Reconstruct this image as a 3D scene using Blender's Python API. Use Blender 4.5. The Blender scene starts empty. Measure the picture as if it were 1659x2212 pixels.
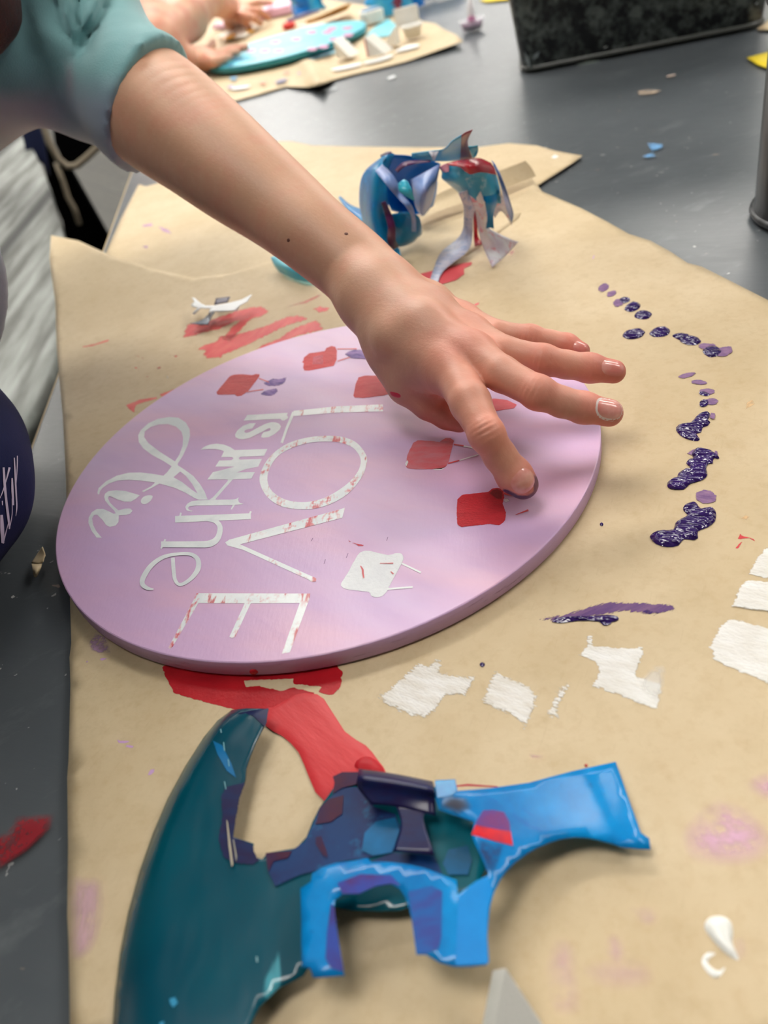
import bpy, bmesh, math, random
import numpy as np
from mathutils import Vector, Matrix
from mathutils.bvhtree import BVHTree
from mathutils.geometry import delaunay_2d_cdt

# ------------------------------------------------------------------ camera
S = bpy.context.scene
W, H, FPX, RB = 1659.0, 2212.0, 1700.0, 0.125
ct, st, cr, sr = math.cos(0.66522348), math.sin(0.66522348), math.cos(-0.2601712), math.sin(-0.2601712)
_rt = np.array([1.0, 0, 0]); _up = np.array([0, st, ct])
CR = cr*_rt + sr*_up; CU = -sr*_rt + cr*_up; CF = np.array([0, ct, -st])
CP = np.array([0.16664711*RB, -2.46487066*RB, 1.5710595*RB + 0.009])
cam = bpy.data.cameras.new('camera'); co = bpy.data.objects.new('camera', cam); S.collection.objects.link(co)
co.matrix_world = Matrix(((CR[0], CU[0], -CF[0], CP[0]), (CR[1], CU[1], -CF[1], CP[1]), (CR[2], CU[2], -CF[2], CP[2]), (0, 0, 0, 1)))
cam.sensor_fit = 'VERTICAL'; cam.sensor_height = 36.0; cam.sensor_width = 27.0; cam.lens = FPX/H*36.0
cam.clip_start = 0.01; cam.clip_end = 60
cam.dof.use_dof = True; cam.dof.focus_distance = 0.315; cam.dof.aperture_fstop = cam.lens/2.7
S.camera = co
def at(x, y, z=0.0):
    """table-plane point (height z) seen at photo pixel x, y"""
    D = (x-W/2)/FPX*CR - (y-H/2)/FPX*CU + CF
    return CP + D*((z-CP[2])/D[2])
def atd(x, y, d):
    D = (x-W/2)/FPX*CR - (y-H/2)/FPX*CU + CF
    return CP + D*d
def dep(p): return float((np.asarray(p)-CP) @ CF)
def mpp(p): return dep(p)/FPX          # metres per pixel there

# ------------------------------------------------------------------ world, exposure
S.view_settings.view_transform = 'Standard'; S.view_settings.look = 'None'
S.view_settings.exposure = 0.16; S.view_settings.gamma = 1.0; S.view_settings.use_curve_mapping = False
w = bpy.data.worlds.new('world'); S.world = w; w.use_nodes = True
w.node_tree.nodes['Background'].inputs[0].default_value = (0.55, 0.6, 0.7, 1)
w.node_tree.nodes['Background'].inputs[1].default_value = 0.25
LIGHT = 15.5
LAMPS = [(-0.05, 1.75), (2.3, 1.75)]+[(x, y) for y in (3.6, 5.4, 7.6, 9.8) for x in (-2.5, -0.05, 2.3)]
DIM_LAMPS = [(-.55, -0.12), (2.3, -0.1)]

# ------------------------------------------------------------------ materials
def lin(c):
    if isinstance(c, str): c = tuple(int(c[i:i+2], 16)/255 for i in (0, 2, 4))
    elif max(c) > 1.0: c = tuple(v/255 for v in c)
    return tuple((v/12.92 if v <= .04045 else ((v+.055)/1.055)**2.4) for v in c) + (1.0,)
class M:
    """small node-material builder"""
    def __init__(s, name, col=(.5, .5, .5), rough=.5, spec=.5, **kw):
        s.m = bpy.data.materials.new(name); s.m.use_nodes = True; s.t = s.m.node_tree; s.n = s.t.nodes; s.l = s.t.links
        s.b = s.n['Principled BSDF']; s.out = s.n['Material Output']
        s.b.inputs['Base Color'].default_value = lin(col); s.b.inputs['Roughness'].default_value = rough
        s.b.inputs['Specular IOR Level'].default_value = spec
        for k, v in kw.items(): s.b.inputs[k.replace('_', ' ')].default_value = v
        s.col = None
        s.tc = s.n.new('ShaderNodeTexCoord')
    def node(s, t, **kw):
        n = s.n.new(t)
        for k, v in kw.items(): setattr(n, k, v)
        return n
    def noise(s, scale, detail=4, rough=.55, stretch=(1, 1, 1), rot=0, dist=0, off=(0, 0, 0)):
        mp = s.node('ShaderNodeMapping'); mp.inputs['Scale'].default_value = stretch; mp.inputs['Rotation'].default_value = (0, 0, rot)
        mp.inputs['Location'].default_value = off
        # rotate first, then stretch: two mappings
        m2 = s.node('ShaderNodeMapping'); m2.inputs['Rotation'].default_value = (0, 0, rot)
        mp.inputs['Rotation'].default_value = (0, 0, 0)
        s.l.new(s.tc.outputs['Object'], m2.inputs[0]); s.l.new(m2.outputs[0], mp.inputs[0])
        n = s.node('ShaderNodeTexNoise'); n.inputs['Scale'].default_value = scale; n.inputs['Detail'].default_value = detail
        n.inputs['Roughness'].default_value = rough; n.inputs['Distortion'].default_value = dist
        s.l.new(mp.outputs[0], n.inputs['Vector']); return n.outputs['Fac']
    def ramp(s, fac, stops, mode='LINEAR'):
        r = s.node('ShaderNodeValToRGB'); r.color_ramp.interpolation = mode; e = r.color_ramp.elements
        while len(e) < len(stops): e.new(0.5)
        for i, (p, c) in enumerate(stops):
            e[i].position = p; e[i].color = (c, c, c, 1) if isinstance(c, (int, float)) else lin(c)
        s.l.new(fac, r.inputs[0]); return r.outputs[0]
    def mix(s, fac, a, b, blend='MIX'):
        n = s.node('ShaderNodeMix', data_type='RGBA', blend_type=blend)
        for v, i in ((fac, 0), (a, 6), (b, 7)):
            if hasattr(v, 'is_linked') or hasattr(v, 'links'): s.l.new(v, n.inputs[i])
            elif i == 0: n.inputs[0].default_value = v
            else: n.inputs[i].default_value = lin(v)
        return n.outputs[2]
    def math(s, op, a, b=0.0, c=0.0, clamp=False):
        n = s.node('ShaderNodeMath', operation=op, use_clamp=clamp)
        for v, i in ((a, 0), (b, 1), (c, 2)):
            if hasattr(v, 'links'): s.l.new(v, n.inputs[i])
            else: n.inputs[i].default_value = v
        return n.outputs[0]
    def attr(s, name):
        n = s.node('ShaderNodeAttribute', attribute_name=name); return n
    def base(s, sock): s.l.new(sock, s.b.inputs['Base Color']); s.col = sock; return s
    def rough(s, sock): s.l.new(sock, s.b.inputs['Roughness']); return s
    def alpha(s, sock): s.l.new(sock, s.b.inputs['Alpha']); return s
    def bump(s, h, strength=.3, dist=.001):
        n = s.node('ShaderNodeBump'); n.inputs['Strength'].default_value = strength; n.inputs['Distance'].default_value = dist
        s.l.new(h, n.inputs['Height']); s.l.new(n.outputs[0], s.b.inputs['Normal']); return s

def kraft(name, rot=0.0, mul=1.0):
    k = M(name, 'c9ae82', .62, .35)
    n1 = k.noise(9, 4); n2 = k.noise(260, 3, .6); n3 = k.noise(45, 4, .6); n4 = k.noise(700, 2, .6, (1, .12, 1), .6)
    c = k.ramp(n1, [(.3, (208, 189, 157)), (.7, (193, 172, 136))])
    c = k.mix(k.math('MULTIPLY', k.ramp(n3, [(.42, 0.0), (.75, 1.0)]), .35), c, (182, 158, 120))
    c = k.mix(k.math('MULTIPLY', k.ramp(n2, [(.5, 0.0), (.75, 1.0)]), .28), c, (176, 148, 108))
    c = k.mix(k.math('MULTIPLY', k.ramp(n4, [(.64, 0.0), (.72, 1.0)]), .10), c, (150, 122, 84))
    n5 = k.noise(120, 4, .7); c = k.mix(k.math('MULTIPLY', k.ramp(n5, [(.5, 0.0), (.7, 1.0)]), .22), c, (168, 146, 108))
    k.base(c)
    k.bump(k.math('ADD', n2, k.math('MULTIPLY', n3, 1.5)), .25, .0004)
    return k.m
def paint(name, col, col2=None, lo=.0, hi=.0004, rough=.35, grain=900, stretch=(1, 1, 1), rot=0, cover=1.0, wet=0, tone=60, bumpd=.0004, lw=.25):
    """brushed or dabbed paint: thin and broken near the outline, solid inside"""
    p = M(name, col, rough if wet else max(rough, .42), .5 if wet else .2)
    n = p.noise(grain, 3, .6, stretch, rot); t = p.noise(tone, 4, .6, stretch, rot)
    c = p.mix(p.ramp(t, [(.35, 0.0), (.65, 1.0)]), col, col2 or col); p.base(c)
    if hi > 0:
        e = p.attr('edge').outputs['Fac']
        f = p.math('DIVIDE', p.math('SUBTRACT', e, lo), hi-lo)           # 0 at outline .. 1 inside
        v = p.math('ADD', p.math('MULTIPLY', p.math('SUBTRACT', n, .5), 2.4), p.math('SUBTRACT', p.math('MULTIPLY', p.math('MINIMUM', f, 1.0), 1+cover), 1.0))
        p.alpha(p.ramp(p.math('ADD', v, .5), [(.42, 0.0), (.58, 1.0)]))
    if wet:
        wn = p.noise(wet, 1.5, .4, (1, 2.2, 1), .6); p.bump(wn, 1.0, .0034)
        p.b.inputs['Specular IOR Level'].default_value = .6
    else: p.bump(p.math('ADD', n, t), .5, bumpd)
    return p.m
def veil(name, col, amount, grain=500, stretch=(1, 1, 1), rot=0, edge=.004, rough=.5):
    """see-through scuffed film of paint"""
    p = M(name, col, rough, .4)
    n = p.noise(grain, 4, .65, stretch, rot); b = p.noise(70, 3, .5, stretch, rot)
    e = p.math('MINIMUM', p.math('DIVIDE', p.attr('edge').outputs['Fac'], edge), 1.0)
    a = p.math('MULTIPLY', p.ramp(p.math('ADD', p.math('MULTIPLY', n, .5), p.math('MULTIPLY', b, .5)), [(.34, 0.0), (.52, 1.0)]), e)
    p.alpha(p.math('MULTIPLY', a, amount)); return p.m
def plain(name, col, rough=.5, spec=.5, **kw):
    p = M(name, col, rough, spec, **kw)
    p.base(p.mix(p.math('MULTIPLY', p.ramp(p.noise(60, 3), [(.35, 0.0), (.7, 1.0)]), .25), col, tuple(v*.85 for v in (lin(col) if isinstance(col, str) else col)[:3]) if not isinstance(col, str) else col))
    return p.m

# ------------------------------------------------------------------ object helpers
def new_mesh(name, verts, faces, mat, parent=None, smooth=True):
    me = bpy.data.meshes.new(name); me.from_pydata([tuple(map(float, v)) for v in verts], [], [tuple(map(int, f)) for f in faces]); me.validate(); me.update()
    if smooth: me.polygons.foreach_set('use_smooth', [True]*len(me.polygons))
    if mat: me.materials.append(mat)
    o = bpy.data.objects.new(name, me); S.collection.objects.link(o)
    if parent: o.parent = parent; o.matrix_parent_inverse = parent.matrix_world.inverted()
    return o
def tag(o, label=None, cat=None, group=None, kind=None):
    if label: o['label'] = label
    if cat: o['category'] = cat
    if group: o['group'] = group
    if kind: o['kind'] = kind
    return o
def thing(name, loc, label, cat, group=None):
    o = bpy.data.objects.new(name, None); o.empty_display_size = .02; S.collection.objects.link(o)
    o.location = tuple(map(float, loc)); o.matrix_world = Matrix.Translation(o.location)
    return tag(o, label, cat, group)
def bm_obj(name, bm, mat, parent=None, smooth=False, bevel=0, seg=2):
    me = bpy.data.meshes.new(name); bm.normal_update(); bm.to_mesh(me); bm.free()
    if smooth: me.polygons.foreach_set('use_smooth', [True]*len(me.polygons))
    me.materials.append(mat); o = bpy.data.objects.new(name, me); S.collection.objects.link(o)
    if parent: o.parent = parent; o.matrix_parent_inverse = parent.matrix_world.inverted()
    if bevel:
        b = o.modifiers.new('bevel', 'BEVEL'); b.width = bevel; b.segments = seg; b.limit_method = 'ANGLE'
    return o
def box(name, c, size, mat, parent=None, rz=0, bevel=0, taper=1.0):
    bm = bmesh.new(); hx, hy, hz = [v/2 for v in size]; R = Matrix.Rotation(rz, 3, 'Z'); vs = []
    for sz, k in ((-1, taper), (1, 1.0)):
        for sx, sy in ((-1, -1), (1, -1), (1, 1), (-1, 1)):
            vs.append(bm.verts.new(R @ Vector((sx*hx*k, sy*hy*k, sz*hz)) + Vector(tuple(map(float, c)))))
    for f in ((3, 2, 1, 0), (4, 5, 6, 7), (0, 1, 5, 4), (1, 2, 6, 5), (2, 3, 7, 6), (3, 0, 4, 7)): bm.faces.new([vs[i] for i in f])
    return bm_obj(name, bm, mat, parent, bevel=bevel)
def loft(name, rings, mat, parent=None, cap=True, closed=True, smooth=True):
    n = len(rings[0]); V = [p for r in rings for p in r]; Fs = []
    for i in range(len(rings)-1):
        for j in range(n if closed else n-1):
            k = (j+1) % n; Fs.append((i*n+j, i*n+k, (i+1)*n+k, (i+1)*n+j))
    if cap and closed: Fs.append(tuple(range(n))[::-1]); Fs.append(tuple((len(rings)-1)*n+j for j in range(n)))
    return new_mesh(name, V, Fs, mat, parent, smooth)
def frame(d):
    d = np.asarray(d, float); d = d/np.linalg.norm(d); a = np.array([0, 0, 1.0]) if abs(d[2]) < .9 else np.array([1.0, 0, 0])
    u = np.cross(a, d); u /= np.linalg.norm(u); return u, np.cross(d, u), d
def tube(name, pts, rad, mat, parent=None, n=12):
    pts = [np.asarray(p, float) for p in pts]; rad = rad if hasattr(rad, '__len__') else [rad]*len(pts); rings = []
    for i, p in enumerate(pts):
        d = pts[min(i+1, len(pts)-1)]-pts[max(i-1, 0)]; u, v, _ = frame(d)
        rings.append([p+rad[i]*(math.cos(a)*u+math.sin(a)*v) for a in np.linspace(0, 2*math.pi, n, endpoint=False)])
    return loft(name, rings, mat, parent)
def lathe(name, c, prof, mat, parent=None, n=48, sx=1, sy=1):
    rings = [[(c[0]+r*sx*math.cos(a), c[1]+r*sy*math.sin(a), c[2]+z) for a in np.linspace(0, 2*math.pi, n, endpoint=False)] for r, z in prof]
    return loft(name, rings, mat, parent)
def cr_spline(P, k=6, closed=False, W_=None):
    P = np.asarray(P, float); n = len(P); out = []
    rng = range(n if closed else n-1)
    for i in rng:
        p1, p2 = P[i], P[(i+1) % n]
        p0 = P[(i-1) % n] if (closed or i > 0) else 2*p1-p2
        p3 = P[(i+2) % n] if (closed or i+2 < n) else 2*p2-p1
        for t in np.arange(k)/k:
            out.append(.5*((2*p1)+(-p0+p2)*t+(2*p0-5*p1+4*p2-p3)*t*t+(-p0+3*p1-3*p2+p3)*t**3))
    if not closed: out.append(P[-1])
    return np.array(out)
def edge_dist(Q, P):
    A = P; B = np.roll(P, -1, 0); d = np.full(len(Q), 1e9)
    for a, b in zip(A, B):
        ab = b-a; L = ab @ ab
        if L < 1e-16: continue
        t = np.clip(((Q-a) @ ab)/L, 0, 1); d = np.minimum(d, np.linalg.norm(Q-(a+t[:, None]*ab), axis=1))
    return d
def inside(Q, P):
    x, y = Q[:, 0], Q[:, 1]; r = np.zeros(len(Q), bool)
    for a, b in zip(P, np.roll(P, -1, 0)):
        c = (a[1] > y) != (b[1] > y)
        if a[1] == b[1]: continue
        r ^= c & (x < (b[0]-a[0])*(y-a[1])/(b[1]-a[1])+a[0])
    return r
def clean(P, eps=2e-5):
    out = [P[0]]
    for p in P[1:]:
        if np.linalg.norm(p-out[-1]) > eps: out.append(p)
    if np.linalg.norm(out[0]-out[-1]) < eps: out.pop()
    return np.array(out)
def film(name, px, mat, parent=None, z0=0.0, zf=None, sp=.002, lift=.00012, dome=0.0, domew=.002, smooth=0, rag=0.0, thick=0.0, world=False, holes=(), seed=1):
    """a sheet or skin with the given outline: photo pixels laid on the table plane, or metres when world=True"""
    P = np.asarray(px, float)
    if not world: P = np.array([at(x, y, z0)[:2] for x, y in P])
    if not world and zf is not None:
        px_ = np.asarray(px, float)
        for _ in range(5): zz_ = z0+lift+zf(P[:, 0], P[:, 1]); P = np.array([at(x, y, float(q))[:2] for (x, y), q in zip(px_, zz_)])
    if smooth: P = cr_spline(P, smooth, True)
    if rag:
        rs = np.random.RandomState(seed); n = []
        for a, b in zip(P, np.roll(P, -1, 0)):
            m = max(1, int(np.linalg.norm(b-a)/(rag*2.0))); t = np.arange(m)/m
            n += list(a+(b-a)*t[:, None])
        P = np.array(n); P = P+rs.normal(0, rag*.45, P.shape)
    P = clean(P); HL = [clean(np.asarray(h, float) if world else np.array([at(x, y, z0)[:2] for x, y in h])) for h in holes]
    lo, hi = P.min(0), P.max(0)
    area = max((hi-lo).prod(), 1e-9); sp = max(sp, math.sqrt(area/9000))
    gx, gy = np.meshgrid(np.arange(lo[0]+sp/2, hi[0], sp), np.arange(lo[1]+sp/2, hi[1], sp)); gx = gx+(np.arange(gx.shape[0]) % 2)[:, None]*sp/2
    G = np.c_[gx.ravel(), gy.ravel()]
    if len(G):
        G = G[inside(G, P)]
        for h in HL: G = G[~inside(G, h)] if len(G) else G
    if len(G):
        allp = edge_dist(G, P)
        for h in HL: allp = np.minimum(allp, edge_dist(G, h))
        G = G[allp > sp*.4]
    V2 = [Vector(p) for p in P]; E = [(i, (i+1) % len(P)) for i in range(len(P))]
    for h in HL:
        s0 = len(V2); V2 += [Vector(p) for p in h]; E += [(s0+i, s0+(i+1) % len(h)) for i in range(len(h))]
    V2 += [Vector(p) for p in G]
    r = delaunay_2d_cdt(V2, E, [], 1 if not HL else 1, 1e-7)
    VV = np.array([tuple(v) for v in r[0]]); Fc = r[2]
    if len(Fc):
        cen = np.array([VV[list(f)].mean(0) for f in Fc]); ok = inside(cen, P)
        for h in HL: ok &= ~inside(cen, h)
        Fc = [f for f, k in zip(Fc, ok) if k]
    d = edge_dist(VV, P)
    for h in HL: d = np.minimum(d, edge_dist(VV, h))
    z = np.full(len(VV), z0+lift)
    if zf is not None: z = z+zf(VV[:, 0], VV[:, 1])
    if dome:
        q = np.clip(d/domew, 0, 1); z = z+dome*np.sqrt(1-(1-q)**2)
    o = new_mesh(name, np.c_[VV, z], Fc, mat, parent)
    me = o.data; me.update()
    up = sum(p.normal.z*p.area for p in me.polygons)
    if up < 0: me.flip_normals()
    a = me.attributes.new('edge', 'FLOAT', 'POINT'); a.data.foreach_set('value', d.astype(np.float32))
    if thick:
        sm = o.modifiers.new('solid', 'SOLIDIFY'); sm.thickness = thick; sm.offset = -1 if thick > 0 else 1
    return o
def ribbon(pts, ws, k=6, sm=True):
    """outline of a pen stroke with varying width (pixels)"""
    P = np.asarray(pts, float); ws = np.asarray(ws if hasattr(ws, '__len__') else [ws]*len(P), float)
    Q = np.c_[P, ws]
    if sm and len(P) > 2: Q = cr_spline(Q, k)
    d = np.gradient(Q[:, :2], axis=0); d /= np.maximum(np.linalg.norm(d, axis=1), 1e-9)[:, None]
    n = np.c_[-d[:, 1], d[:, 0]]; w = np.maximum(Q[:, 2], .3)[:, None]/2
    return Q[:, :2], n, w
def pen(name, strokes, mat, parent, z0, lift=.0001, px=True):
    """several strokes of one word joined into one flat raised mesh (overlaps stepped by a hair)"""
    V, Fc = [], []
    for si, (pts, ws, *o) in enumerate(strokes):
        c, n, w = ribbon(pts, ws, sm=not (o and o[0]))
        s0 = len(V); zz = z0+lift+si*1.2e-5
        for i, (a, b) in enumerate(zip(c-n*w, c+n*w)):
            for q in (a, b):
                z_ = zz+i*1.5e-6; p = at(q[0], q[1], z_) if px else (q[0], q[1], z_); V.append(p)
        for i in range(len(c)-1): Fc.append((s0+2*i, s0+2*i+1, s0+2*i+3, s0+2*i+2))
    ob = new_mesh(name, V, Fc, mat, parent, False)
    bm = bmesh.new(); bm.from_mesh(ob.data)
    for f in bm.faces:
        f.normal_update()
        if f.normal.z < 0: f.normal_flip()
    bm.to_mesh(ob.data); bm.free(); return ob

# ---- signed-distance modelling for bodies and cloth
class Field:
    def __init__(s, lo, hi, h):
        s.h = h; s.lo = np.array(lo, float); s.n = np.ceil((np.array(hi)-s.lo)/h).astype(int)+1
        s.f = np.full(s.n, .03, np.float32)
    def new(s): 
        g = Field.__new__(Field); g.h, g.lo, g.n = s.h, s.lo, s.n; g.f = np.full(s.n, .03, np.float32); return g
    def sub(s, lo, hi):
        a = np.clip(((np.array(lo)-s.lo)/s.h).astype(int), 0, s.n); b = np.clip(np.ceil((np.array(hi)-s.lo)/s.h).astype(int)+1, 0, s.n)
        ax = [s.lo[i]+s.h*np.arange(a[i], b[i], dtype=np.float32) for i in range(3)]
        X = np.meshgrid(*ax, indexing='ij', sparse=True)
        return tuple(slice(a[i], b[i]) for i in range(3)), X
    def cone(s, a, b, ra, rb, k=.004, flat=None):
        """rounded cone a->b; flat = (normal, factor) squeezes the section along normal"""
        a, b = np.asarray(a, float), np.asarray(b, float); pad = max(ra, rb)*1.3+.014+k
        sl, (X, Y, Z) = s.sub(np.minimum(a, b)-pad, np.maximum(a, b)+pad)
        ba = b-a; L2 = ba @ ba
        px, py, pz = X-a[0], Y-a[1], Z-a[2]
        t = np.clip((px*ba[0]+py*ba[1]+pz*ba[2])/max(L2, 1e-12), 0, 1)
        dx, dy, dz = px-t*ba[0], py-t*ba[1], pz-t*ba[2]
        if flat is not None:
            n, q = flat; n = np.asarray(n)/np.linalg.norm(n); e = dx*n[0]+dy*n[1]+dz*n[2]
            d = np.sqrt(np.maximum(dx*dx+dy*dy+dz*dz-e*e, 0)+(e/q)**2)-(ra+(rb-ra)*t)
            d = d*min(1, q*1.1)
        else: d = np.sqrt(dx*dx+dy*dy+dz*dz)-(ra+(rb-ra)*t)
        s.blend(sl, d.astype(np.float32), k)
    def blend(s, sl, d, k):
        g = s.f[sl]
        if k > 0:
            hh = np.maximum(k-np.abs(g-d), 0)/k; s.f[sl] = np.minimum(g, d)-hh*hh*k*.25
        else: s.f[sl] = np.minimum(g, d)
    def merge(s, o, k): s.blend(tuple(slice(0, m) for m in s.n), o.f, k)
    def carve(s, a, b, ra, rb, k=.002):
        g = s.new(); g.cone(a, b, ra, rb, 0); hh = np.maximum(k-np.abs(s.f+g.f), 0)/k
        s.f = np.maximum(s.f, -g.f)+hh*hh*k*.25
    def cut(s, p, n, k=.0):
        p = np.asarray(p); n = np.asarray(n)/np.linalg.norm(n)
        _, (X, Y, Z) = s.sub(s.lo, s.lo+s.h*s.n)
        sl, (X, Y, Z) = s.sub(s.lo, s.lo+s.h*(s.n-1))
        s.f[sl] = np.maximum(s.f[sl], ((X-p[0])*n[0]+(Y-p[1])*n[1]+(Z-p[2])*n[2]).astype(np.float32))
    def mesh(s, it=2):
        f = s.f; f[0], f[-1] = .03, .03; f[:, 0], f[:, -1] = .03, .03; f[:, :, 0], f[:, :, -1] = .03, .03
        I = f < 0; n = s.n
        c = np.zeros(tuple(n-1), np.int8)
        for i in (0, 1):
            for j in (0, 1):
                for k in (0, 1): c += I[i:n[0]-1+i, j:n[1]-1+j, k:n[2]-1+k]
        act = np.argwhere((c > 0) & (c < 8)); idx = np.full(tuple(n-1), -1, np.int32); idx[tuple(act.T)] = np.arange(len(act))
        acc = np.zeros((len(act), 3)); cnt = np.zeros(len(act))
        corners = [(i, j, k) for i in (0, 1) for j in (0, 1) for k in (0, 1)]
        val = {q: f[act[:, 0]+q[0], act[:, 1]+q[1], act[:, 2]+q[2]] for q in corners}
        for a in corners:
            for ax in range(3):
                if a[ax] == 0:
                    b = list(a); b[ax] = 1; b = tuple(b); va, vb = val[a], val[b]; m = (va < 0) != (vb < 0)
                    t = np.where(m, va/np.where(m, va-vb, 1), 0); p = np.zeros((len(act), 3)); p += a; p[:, ax] = t
                    acc[m] += p[m]; cnt[m] += 1
        V = s.lo+s.h*(act+acc/cnt[:, None]); F_ = []
        for ax in range(3):
            u, v = [(1, 2), (2, 0), (0, 1)][ax]
            a = I[tuple(slice(0, -1) if q == ax else slice(1, -1) for q in range(3))]; b = I[tuple(slice(1, None) if q == ax else slice(1, -1) for q in range(3))]
            e = np.argwhere(a != b); sg = a[tuple(e.T)]
            g = e.copy(); g[:, u] += 1; g[:, v] += 1
            def cell(du, dv):
                q = g.copy(); q[:, u] -= du; q[:, v] -= dv; return idx[tuple(q.T)]
            Q = np.c_[cell(1, 1), cell(0, 1), cell(0, 0), cell(1, 0)]
            Q[~sg] = Q[~sg][:, ::-1]; F_.append(Q)
        Fq = np.concatenate(F_); Fq = Fq[(Fq >= 0).all(1)]
        # light smoothing
        for _ in range(it):
            A = np.zeros_like(V); K = np.zeros(len(V))
            for i in range(4):
                for j in (Fq[:, (i+1) % 4],): np.add.at(A, Fq[:, i], V[j]); np.add.at(K, Fq[:, i], 1); np.add.at(A, j, V[Fq[:, i]]); np.add.at(K, j, 1)
            V = V*.5+.5*A/np.maximum(K, 1)[:, None]
        return V, Fq
def np_mesh(name, V, Fq, mat, parent=None):
    me = bpy.data.meshes.new(name); me.vertices.add(len(V)); me.vertices.foreach_set('co', V.astype(np.float32).ravel())
    me.loops.add(Fq.size); me.loops.foreach_set('vertex_index', Fq.astype(np.int32).ravel())
    me.polygons.add(len(Fq)); me.polygons.foreach_set('loop_start', np.arange(0, Fq.size, 4, dtype=np.int32))
    me.polygons.foreach_set('use_smooth', np.ones(len(Fq), bool)); me.update(); me.validate()
    me.materials.append(mat); o = bpy.data.objects.new(name, me); S.collection.objects.link(o)
    if parent: o.parent = parent; o.matrix_parent_inverse = parent.matrix_world.inverted()
    return o
def set_col(o, C, name='tint'):
    a = o.data.color_attributes.new(name, 'FLOAT_COLOR', 'POINT'); a.data.foreach_set('color', np.c_[C, np.ones(len(C))].astype(np.float32).ravel())
# ================================================================== the room
WALL = M('wall paint', (205, 205, 200), .8).m
def slab(name, lo, hi, mat):
    c = [(a+b)/2 for a, b in zip(lo, hi)]; o = box(name, c, [b-a for a, b in zip(lo, hi)], mat); o['kind'] = 'structure'; return o
fm = M('weathered plank floor', (120, 120, 114), .6)
br = fm.node('ShaderNodeTexBrick'); br.inputs['Scale'].default_value = 1; br.inputs['Brick Width'].default_value = 1.2; br.inputs['Row Height'].default_value = .14
br.inputs['Mortar Size'].default_value = .004; br.inputs['Color1'].default_value = lin((74, 72, 66)); br.inputs['Color2'].default_value = lin((60, 58, 52)); br.inputs['Mortar'].default_value = lin((25, 26, 26))
mp = fm.node('ShaderNodeMapping'); mp.inputs['Rotation'].default_value = (0, 0, math.radians(62)); fm.l.new(fm.tc.outputs['Object'], mp.inputs[0]); fm.l.new(mp.outputs[0], br.inputs['Vector'])
gr = fm.noise(14, 5, .6, (1, 7, 1), math.radians(62))
fm.base(fm.mix(fm.math('MULTIPLY', fm.ramp(gr, [(.4, 0.0), (.62, 1.0)]), .7), br.outputs['Color'], (42, 41, 37)))
FZ = -.76
slab('floor', (-3.6, -2.2, FZ-.05), (4.6, 11.6, FZ), fm.m)
slab('ceiling', (-3.6, -2.2, 1.95), (4.6, 11.6, 2.0), M('ceiling tile', (225, 225, 222), .9).m)
slab('wall_left', (-3.6, -2.2, FZ), (-3.5, 11.6, 1.95), WALL); slab('wall_right', (4.5, -2.2, FZ), (4.6, 11.6, 1.95), WALL)
slab('wall_back', (-3.5, 11.5, FZ), (4.5, 11.6, 1.95), WALL); slab('wall_front', (-3.5, -2.2, FZ), (4.5, -2.1, 1.95), M('dark wall paint', (70, 72, 76), .8).m)
em = M('lamp diffuser', (255, 255, 255), .5); em.b.inputs['Emission Color'].default_value = (1, .965, .91, 1); em.b.inputs['Emission Strength'].default_value = LIGHT
white_metal = M('white lamp housing', (225, 225, 225), .4).m
em2 = M('lamp diffuser dimmed', (255, 255, 255), .5); em2.b.inputs['Emission Color'].default_value = (1, .965, .91, 1); em2.b.inputs['Emission Strength'].default_value = LIGHT*.85
for i, (x, y) in enumerate(LAMPS+DIM_LAMPS):
    t = thing('ceiling_light', (x, y, 1.95), 'rectangular white ceiling light above the studio tables', 'ceiling light', 'ceiling lights over the tables')
    box('housing', (x, y, 1.937), (1.24, .62, .025), white_metal, t, bevel=.004); box('diffuser', (x, y, 1.921), (1.2, .58, .006), em.m if i < len(LAMPS) else em2.m, t)

# ------------------------------------------------------------------ work table
tm = M('worn grey table paint', (92, 97, 102), .4, .8)
n1 = tm.noise(5, 5, .6); n2 = tm.noise(60, 5, .7, (1, 6, 1), .5); n3 = tm.noise(26, 5, .7, (1, 2, 1), -.4)
c = tm.ramp(n1, [(.3, (68, 73, 78)), (.7, (88, 93, 97))])
c = tm.mix(tm.math('MULTIPLY', tm.ramp(n3, [(.56, 0.0), (.8, 1.0)]), .35), c, (140, 146, 148))
sp_ = tm.noise(210, 2, .5); c = tm.mix(tm.math('MULTIPLY', tm.ramp(sp_, [(.735, 0.0), (.75, 1.0)]), .7), c, (200, 200, 198))
sp2 = tm.noise(95, 2, .5, (1, 1.8, 1), .7, 0, (3, 1, 0)); c = tm.mix(tm.math('MULTIPLY', tm.ramp(sp2, [(.75, 0.0), (.765, 1.0)]), .5), c, (196, 172, 150))
tm.base(c); tm.rough(tm.math('ADD', tm.math('MULTIPLY', n2, .22), .24)); tm.bump(tm.math('ADD', n2, n3), .12, .0006)
TX0, TX1, TY0, TY1 = -.163, 1.15, -.75, 3.1
table = thing('work_table', (.5, 1.1, FZ), 'long grey painted work table worn and paint flecked, carrying all the craft papers', 'table')
bm = bmesh.new(); bmesh.ops.create_cube(bm, size=1)
for v in bm.verts: v.co = Vector(((TX0+TX1)/2+v.co.x*(TX1-TX0), (TY0+TY1)/2+v.co.y*(TY1-TY0), -.016+v.co.z*.03-.0005))
bm_obj('tabletop', bm, tm.m, table, bevel=.002)
edge_m = plain('bare plywood edge', (196, 168, 120), .6)
apron_m = plain('light grey table frame', (150, 150, 146), .6)
box('frame_rail', (TX0+.03, 1.15, -.075), (.03, 3.6, .085), apron_m, table, bevel=.002)
box('edge_strip', (TX0-.0012, 1.175, -.017), (.002, 3.8, .026), edge_m, table)
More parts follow.
